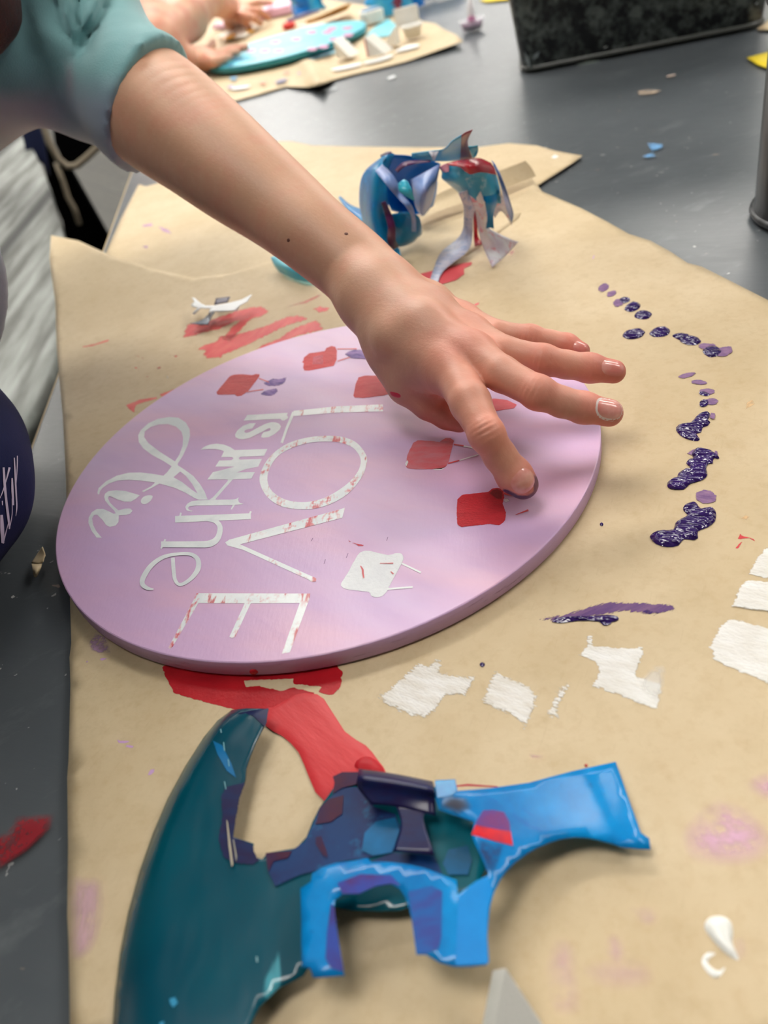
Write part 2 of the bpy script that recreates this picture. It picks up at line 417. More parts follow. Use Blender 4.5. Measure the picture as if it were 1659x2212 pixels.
for x in (TX0+.06, TX1-.06):
    for y in (-.65, 3.0): box('leg', (x, y, (FZ-.033)/2), (.06, .06, -FZ-.033), apron_m, table, bevel=.004)
def tmark(px, col, name='paint_smear', lab=None, amt=1.0, **kw):
    o = film(name, px, paint('table '+name, col, None, 0, .003, .5, 500, cover=amt) if amt >= 1 else veil('table '+name, col, amt, edge=.002), table, sp=.004, lift=.0002, **kw)
    if lab: o['label'] = lab
    return o
tmark([(35, 1762), (120, 1757), (112, 1790), (60, 1840), (0, 1880), (-20, 1890), (-15, 1810), (20, 1790)], (150, 28, 40), lab='red smear', amt=.9)
tmark([(55, 1752), (118, 1759), (117, 1764), (56, 1757)], (160, 25, 35), lab='thin red line')
tmark([(28, 1690), (60, 1665), (145, 1632), (146, 1650), (80, 1672), (45, 1688)], (30, 22, 20), lab='dark brown smear', amt=.8)
tmark([(85, 1345), (108, 1322), (126, 1316), (118, 1335), (105, 1348), (112, 1352), (95, 1370), (86, 1362), (92, 1352)], (150, 156, 155), lab='pale grey scuff', amt=.9)
tmark([(124, 1348), (140, 1345), (138, 1356), (125, 1357)], (140, 146, 146), lab='small pale scuff', amt=.8)
tmark([(66, 1040), (72, 1025), (88, 1018), (80, 1030), (70, 1045)], (20, 100, 130), lab='teal blue fleck', amt=.9)
tmark([(46, 1022), (57, 1018), (58, 1050), (50, 1055)], (20, 28, 50), lab='dark navy fleck', amt=.8)
tmark([(0, 2105), (12, 2108), (8, 2116), (0, 2115)], (200, 150, 100), lab='tan fleck')
tmark([(1388, 300), (1400, 308), (1430, 310), (1432, 320), (1412, 328), (1418, 340), (1385, 340), (1404, 325)], (110, 165, 215), lab='pale blue smear', amt=.8, smooth=2)
tmark([(1375, 198), (1395, 193), (1430, 195), (1415, 203), (1380, 207)], (190, 170, 150), lab='beige smear', amt=.8)
tmark([(1435, 164), (1464, 159), (1464, 163), (1440, 170)], (210, 190, 175), lab='pale peach fleck')
tmark([(835, 168), (852, 161), (858, 165), (845, 172), (836, 172)], (225, 228, 230), lab='white dab')
tmark([(698, 195), (730, 187), (730, 192), (700, 199)], (190, 196, 200), lab='long white smear', amt=.9)
tmark([(1445, 545), (1450, 541), (1453, 547), (1449, 549)], (210, 212, 210), lab='tiny white fleck')
tmark([(1425, 545), (1470, 528), (1500, 520), (1470, 535)], (160, 166, 168), 'scuff', 'thin pale scuff', amt=.4)
tmark([(1655, 530), (1662, 528), (1662, 538), (1657, 540)], (30, 130, 120), lab='teal fleck')

# ================================================================== kraft papers
rs = np.random.RandomState(4); WV = [(rs.uniform(20, 75), rs.uniform(0, 6.28), rs.uniform(0, 6.28)) for _ in range(9)]
def folds(x, y):
    s = 0
    for k, a, p in WV: s = s+np.sin(k*(x*math.cos(a)+y*math.sin(a))+p)/k
    return s
def tri(x): return np.abs(((x/2+.5) % 1)*2-1)
def pz(x, y):
    """height of the main paper over the table"""
    x = np.asarray(x, float); y = np.asarray(y, float)
    far = np.clip((y-.02)/.25, 0, 1); left = np.clip((-.03-x)/.1, 0, 1)*np.clip((-.09-y)/.05, 0, 1)
    z = .0012+.012*folds(x, y)*(.05+.30*far)
    z = z+left*.0016*tri((x*55+y*14))                               # vertical creases, near left margin
    q = np.clip((-.03-x+(y-.30)*.9)/.16, 0, 1); z = z+q*q*.012*np.clip((y-.2)/.1, 0, 1)     # lifted far left corner
    z = z+.010*np.clip((y-.24)/.15, 0, 1)
    q = np.clip(1-np.hypot(x-.19, y-.31)/.05, 0, 1); z = z+q*.006
    return np.maximum(z, .0006)
KR = kraft('kraft paper')
main_px = [(152, 2260), (148, 2040), (145, 1980), (147, 1830), (145, 1680), (148, 1640), (152, 1480), (150, 1420), (154, 1390), (148, 1200), (142, 1020), (136, 900), (128, 820), (122, 740), (112, 640), (107, 560)]
paper = film('kraft_paper', main_px+[(110, 508), (170, 520), (240, 545), (330, 580), (420, 600), (500, 590), (600, 560), (700, 520), (800, 478), (950, 430), (1060, 400), (1139, 376), (1150, 385), (1171, 413), (1254, 449), (1310, 478), (1358, 505), (1405, 520), (1449, 544), (1485, 568), (1516, 576), (1556, 596), (1651, 644), (1760, 700), (1800, 900), (1800, 2260)],
             KR, z0=0, zf=pz, sp=.004, thick=.00025)
tag(paper, 'large tan kraft paper sheet under the lilac board, covered in paint dabs and smears', 'craft paper')
def pz2(x, y): return .0012+np.maximum(.012*folds(x*1.3+2, y)*.12, -.0005)
paper2 = film('kraft_paper', [(228, 548), (262, 470), (300, 398), (315, 403), (347, 394), (440, 380), (520, 325), (595, 305), (630, 305), (675, 314), (752, 316), (900, 318), (1032, 318), (1060, 314), (1099, 309), (1159, 314), (1200, 326), (1258, 336), (1240, 350), (1159, 402), (1120, 470), (1000, 560), (600, 640), (260, 600)], KR, zf=pz2, sp=.008, thick=.00025)
tag(paper2, 'tan kraft paper sheet peeking out beneath the large one, behind the crumpled blue film', 'craft paper')
def pz3(x, y): return .001+.02*np.clip(1-np.abs(x-.085)/.028, 0, 1)**2*np.clip((1.17-y)/.12, 0, 1)*.7+.028*np.clip((x-.27)/.06, 0, 1)**2+.0015*(1+np.sin(x*40))*np.clip((y-1.1)/.3, 0, 1)
paper3 = film('kraft_paper', [(440, 250), (503, 219), (564, 203), (616, 187), (667, 188), (690, 184), (722, 172), (760, 162), (874, 134), (1000, 88), (985, 72), (956, 60), (940, 45), (908, 18), (880, -10), (500, -30), (455, 30), (400, 100), (390, 130), (400, 190)], KR, zf=pz3, sp=.01, thick=.0004)
tag(paper3, 'tan kraft paper sheet under the turquoise board at the far end of the table', 'craft paper')

# the far edge of the big sheet turns up in a low fold
fd = [[(x, y, z) for x, y, z in r] for r in (((905, 476, .004), (960, 441, .008), (1050, 408, .011), (1138, 375, .014)), ((904, 488, .0025), (968, 456, .004), (1056, 428, .006), (1152, 392, .008)), ((903, 502, .0016), (975, 474, .0016), (1062, 446, .0018), (1160, 408, .003)))]
G_ = np.array([[at(*q) for q in r] for r in fd]); G_[:, :, 2] += .0092
A_ = np.array([cr_spline(r, 6) for r in G_]); B_ = np.array([cr_spline(A_[:, j], 5) for j in range(A_.shape[1])]).transpose(1, 0, 2); nr, nc = B_.shape[:2]
o = new_mesh('turned_up_fold', B_.reshape(-1, 3), [(i*nc+j, (i+1)*nc+j, (i+1)*nc+j+1, i*nc+j+1) for i in range(nr-1) for j in range(nc-1)], KR, paper); o['label'] = 'turned-up fold'
# ================================================================== lilac board
ZB = .009
bmx = M('lilac board paint', (205, 170, 208), .33, .5)
n1 = bmx.noise(11, 4, .5, (1, 3.2, 1), .5); n2 = bmx.noise(700, 2, .6, (1, .25, 1), .3); n3 = bmx.noise(36, 3, .5, (1, 4, 1), .9)
c = bmx.ramp(n1, [(.32, (199, 168, 210)), (.5, (204, 168, 205)), (.72, (216, 172, 198))])
c = bmx.mix(bmx.math('MULTIPLY', bmx.ramp(n3, [(.5, 0.0), (.75, 1.0)]), .25), c, (186, 152, 196))
bmx.base(c); bmx.bump(bmx.math('ADD', n2, bmx.math('MULTIPLY', n3, .6)), .18, .0004); bmx.rough(bmx.math('ADD', bmx.math('MULTIPLY', n3, .2), .3))
eg = M('lilac board edge', (196, 160, 200), .5, .4)
e1 = eg.noise(60, 4, .7, (1, 1, 12)); c = eg.mix(eg.math('MULTIPLY', eg.ramp(e1, [(.60, 0.0), (.70, 1.0)]), .7), (200, 165, 205), (128, 92, 128)); eg.base(c); eg.bump(e1, .3, .0006)
board = thing('wooden_sign_board', (0, 0, .001), 'round lilac wooden board with white LOVE lettering and red baskets, under the reaching hand', 'sign board')
def disc(name, r, z0, z1, mats, parent, cx=0, cy=0, n=160, rim=.0006):
    rings = []
    for rr, z in ((r*.02, z0), (r-rim, z0), (r, z0+rim), (r, z1-rim), (r-rim*.3, z1-rim*.3), (r-rim, z1), (r*.5, z1), (r*.02, z1)):
        rings.append([(cx+rr*math.cos(a), cy+rr*math.sin(a), z) for a in np.linspace(0, 2*math.pi, n, endpoint=False)])
    o = loft(name, rings, mats[0], parent); o.data.materials.append(mats[1])
    for p in o.data.polygons:
        if abs(p.normal.z) < .6: p.material_index = 1
        else: p.use_smooth = False
    return o
disc('panel', RB, .0018, ZB, (bmx.m, eg.m), board)
def c5(*P): return [(120+x/2.37, 580+y/2.37)+tuple(r) for x, y, *r in P]
def s5(P, w, straight=False):
    """pen stroke in the coordinates of an enlarged view of the lettering"""
    w = w if hasattr(w, '__len__') else [w]*len(P)
    return ([(120+x/2.37, 580+y/2.37) for x, y in P], [v/2.37 for v in w])+((True,) if straight else ())
def letter(cols, name):
    p = M(name, (228, 232, 232), .35)
    n = p.noise(38, 4, .6, (1, 1, 1), 0, 0, (cols, 2, 0)); g = p.noise(420, 3, .6); st_ = p.noise(60, 3, .6, (5, 1, 1), .2)
    c = p.mix(p.ramp(n, [(.45, 0.0), (.62, 1.0)]), (232, 236, 237), (212, 218, 222))
    if cols:
        a = p.ramp(p.math('ADD', p.math('MULTIPLY', st_, .6), p.math('MULTIPLY', g, .4)), [(.50, 0.0), (.60, 1.0)])
        c = p.mix(p.math('MULTIPLY', a, p.ramp(n, [(.42, 0.0), (.56, 1.0)])), c, (214, 120, 132))
        b = p.ramp(st_, [(.60, 0.0), (.66, 1.0)]); c = p.mix(p.math('MULTIPLY', b, .8), c, (196, 60, 70))
    p.base(c); p.bump(g, .2, .0003); return p.m
LW, LR = letter(0, 'white stencil paint'), letter(1, 'white stencil paint with red smudges')
# L
pen('letter_L', [s5([(1219, 742), (1432, 722), (1676, 713)], [27, 32, 36], True), s5([(1219, 735), (1185, 815), (1158, 893)], [15, 14, 13], True)], LR, board, ZB)
# O
th_ = np.linspace(0, 2*math.pi, 41)
def quad_ring(name, out, inn, mat, parent, z):
    O = cr_spline(out, 8, True); I = cr_spline(inn, 8, True)
    V = [at(*q, z) for q in O]+[at(*q, z) for q in I]; n = len(O)
    return new_mesh(name, V, [(i, (i+1) % n, n+(i+1) % n, n+i) for i in range(n)][::1], mat, parent, False)
Oo = c5((1592, 960), (1588, 1020), (1560, 1080), (1500, 1150), (1420, 1200), (1330, 1228), (1240, 1232), (1150, 1215), (1080, 1165), (1045, 1090), (1060, 1020), (1110, 950), (1190, 895), (1290, 865), (1400, 856), (1480, 865), (1545, 895))
Oi = c5((1560, 970), (1556, 1020), (1525, 1070), (1470, 1120), (1390, 1168), (1310, 1192), (1240, 1195), (1165, 1178), (1105, 1135), (1085, 1080), (1098, 1020), (1140, 960), (1210, 918), (1300, 892), (1395, 885), (1465, 893), (1525, 920))
o = quad_ring('letter_O', Oo, Oi, LR, board, ZB+.0001)
def up_faces(o):
    bm = bmesh.new(); bm.from_mesh(o.data); bm.normal_update()
    for f in bm.faces:
        if f.normal.z < 0: f.normal_flip()
    bm.to_mesh(o.data); bm.free(); return o
up_faces(o)
def poly5(name, P, mat, parent, z=ZB+.0001, sm=0, **kw): return film(name, c5(*P), mat, parent, z0=z, lift=0, smooth=sm, sp=.0015, **kw)
poly5('letter_V', [(1482, 1224), (1468, 1276), (945, 1412), (1335, 1586), (1333, 1602), (1310, 1604), (1290, 1590), (960, 1440), (880, 1418), (868, 1402), (890, 1388), (1100, 1330), (1448, 1235)], LR, board)
poly5('letter_E', [(722, 1662), (1304, 1664), (1300, 1690), (1200, 1965), (1158, 1972), (1250, 1712), (1000, 1714), (985, 1745), (920, 1885), (903, 1893), (890, 1885), (968, 1714), (732, 1712), (600, 1935), (585, 1948), (578, 1940), (705, 1700)], LR, board)
LW2 = LW
ca = lambda *P: [(420+x/7.541, 870+y/7.541) for x, y in P]
cb = lambda *P: [(190+x/6.144, 890+y/6.144) for x, y in P]
def lett(name, P, mat=LW, sm=0, holes=()): return film(name, P, mat, board, z0=ZB+.0001, lift=0, smooth=sm, sp=.0012, holes=holes)
lett('letter_I', ca((862, 198), (1520, 162), (1505, 205), (1528, 235), (1510, 265), (1460, 290), (1425, 288), (1395, 262), (800, 292)))
lett('letter_S', ca((1000, 330), (900, 335), (790, 375), (700, 450), (660, 515), (670, 560), (720, 588), (790, 595), (900, 575), (1000, 525), (1110, 470), (1180, 430), (1225, 412), (1245, 430), (1225, 455), (1180, 468), (1130, 475), (1100, 510), (1085, 560), (1120, 570), (1210, 560), (1310, 510), (1390, 440), (1412, 385), (1380, 340), (1320, 318), (1250, 315), (1150, 345), (1050, 395), (950, 450), (880, 485), (840, 490), (812, 475), (820, 450), (870, 430), (940, 418), (965, 385)))
# the cramped word between: bars, bridging strokes and the long tail
lett('lettering_in', ca((100, 765), (160, 715), (250, 680), (360, 666), (480, 680), (580, 720), (655, 770), (1190, 752), (1135, 865), (750, 880), (720, 900), (740, 925), (1100, 915), (1040, 1040), (840, 1080), (690, 1135), (985, 1128), (928, 1235), (625, 1247), (590, 1290), (350, 1560), (345, 1577), (245, 1577), (300, 1540), (430, 1400), (540, 1275), (545, 1255), (500, 1248), (208, 1252), (300, 1130), (450, 1095), (650, 1040), (340, 1040), (405, 940), (600, 935), (635, 910), (620, 888), (560, 885), (435, 886), (480, 790), (430, 770), (330, 752), (200, 755)))
lett('letter_t', ca((245, 1580), (630, 1575), (680, 1565), (725, 1540), (712, 1570), (720, 1610), (740, 1630), (800, 1645), (760, 1657), (690, 1660), (660, 1665), (610, 1740), (590, 1734), (625, 1665), (0, 1675))+cb((1430, 1245), (1350, 1250), (1325, 1275), (1350, 1305), (1395, 1312), (1370, 1322), (1310, 1305), (1290, 1260), (1320, 1215), (1380, 1182), (1470, 1172), (1592, 1166)))
pen('lettering_he', [    s5([(612, 1284), (1000, 1268)], [34, 30], True), s5([(642, 1250), (630, 1298)], 9, True), s5([(1000, 1243), (984, 1282)], [10, 8], True),
    s5([(760, 1284), (815, 1292), (842, 1325), (830, 1380), (790, 1408), (720, 1412), (540, 1412)], [14, 22, 26, 30, 34, 32, 30]), s5([(562, 1386), (540, 1434)], 9, True),
    s5([(600, 1480), (606, 1560), (615, 1600), (640, 1618), (690, 1590), (728, 1540), (728, 1490), (690, 1462), (620, 1462), (550, 1478), (490, 1520), (450, 1580), (445, 1615), (470, 1636), (502, 1642)], [20, 20, 18, 16, 20, 26, 24, 18, 16, 20, 24, 26, 24, 18, 6])], LW2, board, ZB)
LA = letter(0, 'white script paint')
lett('letter_A', cb((125, 1065), (140, 1010), (240, 920), (380, 845), (540, 805), (700, 802), (860, 820), (1000, 845), (1050, 800), (1110, 720), (1000, 650), (850, 570), (730, 480), (675, 400), (665, 310), (700, 240), (800, 150), (930, 90), (1080, 65), (1200, 75), (1300, 140), (1350, 230), (1355, 320), (1320, 450), (1260, 580), (1190, 690), (1195, 708), (1290, 770), (1400, 850), (1490, 960), (1550, 1060), (1588, 1160), (1470, 1165), (1400, 1135), (1300, 1075), (1150, 1005), (950, 950), (860, 1000), (740, 1062), (715, 1050), (840, 985), (890, 935), (700, 910), (540, 900), (400, 908), (280, 950), (190, 1010), (160, 1050), (150, 1095), (130, 1090)), LA,
     holes=[cb((1155, 655), (950, 525), (800, 410), (745, 330), (755, 260), (830, 200), (940, 165), (1060, 160), (1170, 195), (1240, 260), (1262, 340), (1255, 450), (1210, 570)), cb((1225, 790), (1300, 850), (1380, 950), (1455, 1080), (1390, 1040), (1250, 930), (1135, 865))])
lett('lettering_ir', cb((215, 1130), (225, 1085), (270, 1050), (370, 1038), (500, 1048), (690, 1105), (640, 1150), (570, 1190), (480, 1190), (390, 1160), (320, 1125), (280, 1118), (265, 1140), (290, 1200), (350, 1260), (405, 1305), (500, 1280), (560, 1280), (592, 1310), (560, 1350), (500, 1368), (410, 1370), (405, 1460), (370, 1505), (290, 1525), (240, 1500), (190, 1430), (120, 1362), (80, 1370), (55, 1410), (70, 1500), (110, 1580), (185, 1670), (115, 1668), (50, 1580), (5, 1470), (10, 1400), (50, 1330), (120, 1285), (200, 1285), (280, 1320), (340, 1350), (368, 1345), (350, 1310), (280, 1240), (230, 1180)), LA)
lett('letter_dot', cb((700, 1180), (730, 1130), (800, 1103), (860, 1115), (830, 1180), (770, 1220), (720, 1218)), LA, 2)
# red baskets with strings and thumb-print balloons
def rb(name, c1, c2, cover=1.2, dark=0): return paint(name, c1, c2, 0, .0005, .3, 600, (1, 2.5, 1), .4, cover=cover, tone=90, bumpd=.0006)
RED, REDL, REDP, WHB = rb('red basket paint', (200, 40, 52), (182, 28, 42)), rb('faded red basket paint', (212, 78, 84), (206, 96, 104)), rb('pale pink red basket paint', (206, 84, 92), (200, 110, 122)), paint('white basket paint', (232, 234, 236), (222, 224, 228), 0, .0003, .35, 500)
REDM = rb('brick red basket paint', (190, 52, 58), (204, 66, 70))
PUR = paint('purple thumb print', (92, 62, 140), (148, 112, 178), 0, .0022, .3, 500, (1, 3, 1), .8, cover=.9, tone=160)
PURD = paint('dark purple ridge', (58, 38, 100), (70, 48, 120), 0, .0005, .15, 500, wet=300)
def c6(*P): return [(700+x/2.37, 560+y/2.37) for x, y in P]
def c8(*P): return [(330+x/3.858, 560+y/3.858) for x, y in P]
def c9(*P): return [(600+x/2.304, 1100+y/2.304) for x, y in P]
def mark(name, P, mat, lab=None, parent=board, lift=.0001, sm=0, **kw):
    o = film(name, P, mat, parent, z0=ZB, lift=lift, smooth=sm, sp=.001, **kw)
    if lab: o['label'] = lab
    return o
def line(name, P, w, mat, lab=None):
    o = pen(name, [(P, w, True)], mat, board, ZB, .00015)
    if lab: o['label'] = lab
    return o
RL = plain('thin red paint line', (205, 60, 66), .4); WL = plain('thin white paint line', (228, 230, 232), .4)
mark('basket_mark', c8((528, 1110), (560, 1070), (640, 975), (680, 960), (760, 958), (830, 965), (860, 955), (893, 958), (893, 975), (880, 995), (800, 1100), (740, 1140), (700, 1145), (680, 1130), (560, 1133), (535, 1130)), REDM, 'brick red basket')
line('string_mark', c8((885, 992), (968, 1024)), 2.2, RL); line('string_mark', c8((785, 1105), (922, 1085)), 2.2, RL)
mark('thumb_print', c8((905, 1040), (940, 1015), (1000, 990), (1060, 990), (1115, 978), (1130, 985), (1110, 1030), (1050, 1060), (960, 1068), (925, 1055)), PUR, 'purple print', sm=2)
mark('thumb_print', c8((885, 1135), (905, 1105), (950, 1085), (1010, 1070), (1052, 1080), (1050, 1110), (1010, 1140), (950, 1150)), PUR, 'purple print', sm=2)
pen('paint_ridge', [(c8((1118, 982), (1125, 995), (1100, 1030), (1055, 1055)), [2.5, 3, 4, 2]), (c8((1020, 1068), (1050, 1085), (1050, 1110), (1015, 1140), (960, 1148)), [2, 5, 5, 3, 2]), (c8((930, 1050), (975, 1062), (1030, 1058)), [1, 4, 2])], PURD, board, ZB, .0005)
mark('basket_mark', c8((1250, 850), (1258, 820), (1300, 785), (1430, 765), (1445, 740), (1490, 722), (1525, 730), (1538, 760), (1536, 840), (1510, 890), (1450, 902), (1300, 932), (1260, 930), (1250, 905), (1256, 870), (1240, 860)), rb('bright red basket paint', (212, 66, 72), (198, 50, 58)), 'bright red basket')
mark('patch', c8((1335, 815), (1420, 795), (1425, 850), (1418, 880), (1330, 880)), veil('pink dry patch', (228, 110, 130), .6, 700, edge=.0003), 'pinker dry patch', lift=.0002)
line('string_mark', c8((1536, 748), (1700, 746)), 2.2, RL); line('string_mark', c8((1538, 850), (1690, 800)), 2.2, RL)
mark('thumb_print', c8((1585, 800), (1600, 780), (1650, 755), (1720, 745), (1780, 760), (1780, 800), (1700, 830), (1620, 812)), PUR, 'purple print', sm=2)
mark('thumb_print', [(745, 765), (775, 758), (800, 765), (800, 778), (770, 777), (752, 774)], PUR, 'purple print', sm=2, lift=.0002)
mark('basket_mark', c6((148, 700), (160, 640), (175, 605), (210, 595), (330, 596), (345, 690), (300, 700), (200, 712), (155, 710)), rb('light red basket paint', (212, 84, 88), (200, 66, 74)), 'light red basket')
mark('basket_mark', c6((780, 795), (810, 720), (870, 712), (940, 720), (990, 745), (975, 765), (860, 782), (820, 790)), rb('salmon basket paint', (216, 88, 98), (222, 104, 112)), 'salmon red basket')
mark('basket_mark', c6((415, 1062), (425, 1000), (455, 940), (480, 926), (560, 930), (590, 935), (620, 915), (650, 915), (668, 930), (660, 960), (650, 1000), (640, 1040), (628, 1060), (605, 1076), (470, 1078), (425, 1072)), REDP, 'pale pinkish red basket')
mark('chip', c6((555, 1074), (620, 1068), (600, 1080), (570, 1081)), WL, 'white underpaint'); mark('chip', c6((415, 1048), (426, 1030), (432, 1040), (422, 1062)), WL, 'white underpaint', lift=.0002)
line('string_mark', c6((664, 948), (715, 955)), 3, RL, 'thin red'); line('string_mark', c6((712, 956), (790, 970)), 3, WL, 'thin white')
line('string_mark', c6((635, 1045), (692, 1030)), 2.6, RL, 'thin red'); line('string_mark', c6((695, 1029), (790, 1000)), 2.2, WL, 'thin white')
mark('basket_mark', c6((675, 1300), (680, 1230), (705, 1205), (840, 1190), (860, 1172), (895, 1168), (922, 1185), (926, 1220), (918, 1250), (935, 1300), (930, 1340), (900, 1366), (850, 1358), (700, 1374), (680, 1360)), RED, 'deep wet red basket', rag=.0001)
mark('patch', c6((860, 1180), (895, 1172), (918, 1190), (915, 1240), (880, 1230), (840, 1200)), veil('dark red overpaint', (140, 20, 30), .8, 500, edge=.001), 'darker red', lift=.0002)
line('string_mark', c6((915, 1198), (985, 1208)), [4, 8], RL, 'thick red'); line('string_mark', c6((980, 1308), (1046, 1284)), [1, 4], RL, 'thin red')
mark('chip', c6((915, 1232), (940, 1225), (955, 1240), (930, 1250)), veil('white chip', (225, 215, 225), .9, 400, edge=.0002), lift=.0003)
mark('basket_mark', c9((313, 370), (345, 320), (395, 230), (420, 210), (455, 206), (550, 228), (585, 218), (615, 220), (628, 240), (620, 270), (560, 380), (545, 410), (520, 435), (485, 440), (460, 430), (452, 414), (350, 402), (320, 390)), WHB, 'white unpainted basket', sm=2)
pen('drip_mark', [(c9((412, 282), (422, 300), (424, 320), (428, 342)), [2, 4, 4, 3]), (c9((508, 268), (575, 268)), [1, 2], True), (c9((562, 310), (576, 322)), [2, 3], True)], veil('red specks', (190, 40, 50), .9, 300, edge=.0) if False else plain('red speck paint', (200, 60, 70), .4), board, ZB, .00035)
line('string_mark', c9((618, 270), (712, 315)), 4, WL, 'thin white'); line('string_mark', c9((545, 397), (672, 387)), 4, WL, 'thin white')
mark('smudge', c9((345, 142), (372, 165), (438, 178), (438, 190), (400, 186), (350, 165)), rb('red smudge', (200, 60, 76), (210, 100, 115), .6), 'small red smudge')
mark('speck', [(1166, 818), (1172, 816), (1178, 820), (1172, 823)], PURD, 'purple speck')
SG = plain('grey scratch', (120, 90, 130), .5)
for P in ([(672, 1169), (676, 1162)], [(748, 1205), (752, 1195)], [(835, 1168), (838, 1160)], [(700, 1218), (703, 1208)], [(1190, 887), (1194, 886)]): pen('scratch', [(P, 1.2, True)], SG, board, ZB)
# red drip on the front rim
d0 = at(547, 1463, .0035)
dd = thing_r = None
bm = bmesh.new(); bmesh.ops.create_uvsphere(bm, u_segments=12, v_segments=8, radius=1)
rd = d0[:2]/np.linalg.norm(d0[:2])*RB
for v in bm.verts: v.co = Vector((rd[0]+v.co.x*.0016, rd[1]+v.co.y*.0008, .0042+v.co.z*.0014))
bm_obj('paint_drip', bm, plain('red drip paint', (190, 25, 40), .2), board, True)['label'] = 'red drip'

# ================================================================== paint on the big paper
def pm(name, P, mat, lab=None, sm=0, lift=.0002, sp=.0012, parent=paper, **kw):
    o = film(name, P, mat, parent, zf=pz, smooth=sm, lift=lift, sp=sp, **kw)
    if lab: o['label'] = lab
    return o
def c7(*P): return [(1100+x/2.968, 560+y/2.968) for x, y in P]
def cw(*P): return [(760+x/1.8454, 1150+y/1.8454) for x, y in P]
def cv(*P): return [(450+x/1.659, 1600+y/1.659) for x, y in P]
def cu(*P): return [(x/2.37, 1400+y/2.37) for x, y in P]
def ct_(*P): return [(960+x/2.3734, 1600+y/2.3734) for x, y in P]
PW = paint('wet purple finger paint', (52, 28, 96), (42, 22, 82), 0, .0001, .08, 900, cover=2, wet=150, tone=120)
PL = paint('thin purple finger paint', (110, 78, 124), (142, 108, 142), 0, .0014, .35, 700, (1, 2, 1), .6, cover=.6, tone=240)
def blob(c, r, rot=0, n=14, j=.08, seed=0):
    rs = np.random.RandomState(seed+int(c[0]*7+c[1])); a = np.linspace(0, 2*math.pi, n, endpoint=False); k = 1+rs.uniform(-j, j, n)
    X = np.c_[r[0]*k*np.cos(a), r[1]*k*np.sin(a)]; R = np.array([[math.cos(rot), -math.sin(rot)], [math.sin(rot), math.cos(rot)]])
    return [tuple(p) for p in (X @ R.T)+np.array(c)]
def dab(c, r, rot=0, wet=True, lab=None, dome=.0009, lift=.0002, seed=0):
    c = c7(c)[0]; r = (r[0]/2.968, r[1]/2.968)
    return pm('finger_print_dab', blob(c, r, rot, seed=seed), PW if wet else PL, lab or ('wet dark purple' if wet else 'thin purple'), sm=2, dome=dome if wet else .0002, domew=.002, lift=lift, sp=.0008)
dab((605, 183), (46, 28), -.4, False); dab((655, 222), (42, 22), -.3, False); dab((700, 280), (45, 30), -.3, False); dab((740, 262), (36, 20), -.1, True, dome=.0006); dab((790, 306), (52, 30), -.3); dab((860, 358), (58, 29), -.1)
dab((800, 478), (74, 32), -.15); dab((966, 468), (66, 32), -.15); dab((1112, 498), (64, 22), .1); dab((1160, 520), (70, 32), .1, True, dome=.0006, lift=.0003); dab((1268, 558), (68, 24), .0, False); dab((1300, 592), (62, 36), .0, True, dome=.0006); dab((1375, 592), (70, 36), -.2, False, lift=.0003)
dab((1140, 745), (66, 22), -.2, False); dab((1218, 790), (62, 22), .05, False); dab((1270, 850), (64, 27), 0, False); dab((1250, 862), (36, 14), .2, True, dome=.0005, lift=.0003); dab((1296, 914), (54, 28), -.1, False); dab((1248, 922), (30, 24), -.5, True, dome=.0006, lift=.0004)
PB = lambda P, lab, **kw: pm('finger_print_dab', c7(*P), PW, lab, sm=2, dome=.0012, domew=.0022, sp=.0007, **kw)
PB([(1068, 1080), (1100, 1058), (1160, 1050), (1190, 1018), (1230, 985), (1275, 980), (1290, 1000), (1275, 1030), (1290, 1045), (1270, 1070), (1240, 1080), (1232, 1110), (1200, 1120), (1222, 1150), (1210, 1166), (1160, 1160), (1110, 1140), (1078, 1110)], 'wet dark purple, upper drip')
dab((1305, 1005), (32, 28), .3, False, lift=.0005); dab((1190, 1240), (60, 26), -.1, False); dab((1325, 1250), (30, 30), .3, False)
PB([(1015, 1430), (1050, 1405), (1075, 1400), (1085, 1370), (1130, 1345), (1165, 1340), (1135, 1310), (1150, 1285), (1180, 1280), (1170, 1245), (1200, 1212), (1250, 1215), (1300, 1230), (1345, 1265), (1340, 1280), (1310, 1275), (1305, 1310), (1280, 1310), (1262, 1340), (1272, 1380), (1240, 1415), (1160, 1440), (1120, 1475), (1050, 1475), (1015, 1460)], 'wet dark purple, middle cluster', lift=.0004)
PB([(905, 1770), (940, 1745), (1000, 1738), (1050, 1735), (1065, 1690), (1110, 1660), (1145, 1640), (1115, 1610), (1125, 1575), (1180, 1555), (1210, 1575), (1230, 1600), (1290, 1590), (1325, 1615), (1320, 1680), (1270, 1720), (1210, 1745), (1212, 1785), (1180, 1802), (1120, 1795), (1085, 1835), (1010, 1846), (940, 1825), (905, 1790)], 'wet dark purple, largest puddle', lift=.0003)
dab((1262, 1525), (82, 52), .1, False)
pm('paint_drop', blob(c7((592, 1700))[0], (4, 4)), PW, 'purple drop', sm=2, dome=.0006, domew=.001, sp=.0004)
pm('paint_drop', blob(cw((520, 527))[0], (6, 5.5)), PW, 'purple drop', sm=2, dome=.0006, domew=.001, sp=.0004)
pm('paint_smear', cw((680, 355), (740, 330), (840, 318), (1000, 268), (1160, 268), (1290, 280), (1312, 300), (1300, 322), (1200, 338), (1100, 325), (960, 345), (820, 362)), paint('dry brushed purple', (86, 56, 112), (118, 86, 124), 0, .0035, .4, 420, (1, 5, 1), -.25, cover=1.3), 'dry brushed purple')
pm('paint_smear', cw((780, 348), (860, 335), (960, 332), (1020, 328), (1060, 335), (1062, 350), (1035, 358), (1030, 370), (1000, 370), (985, 355), (900, 352), (830, 362)), PW, 'wet purple ridge', dome=.0007, lift=.0004, sm=2)
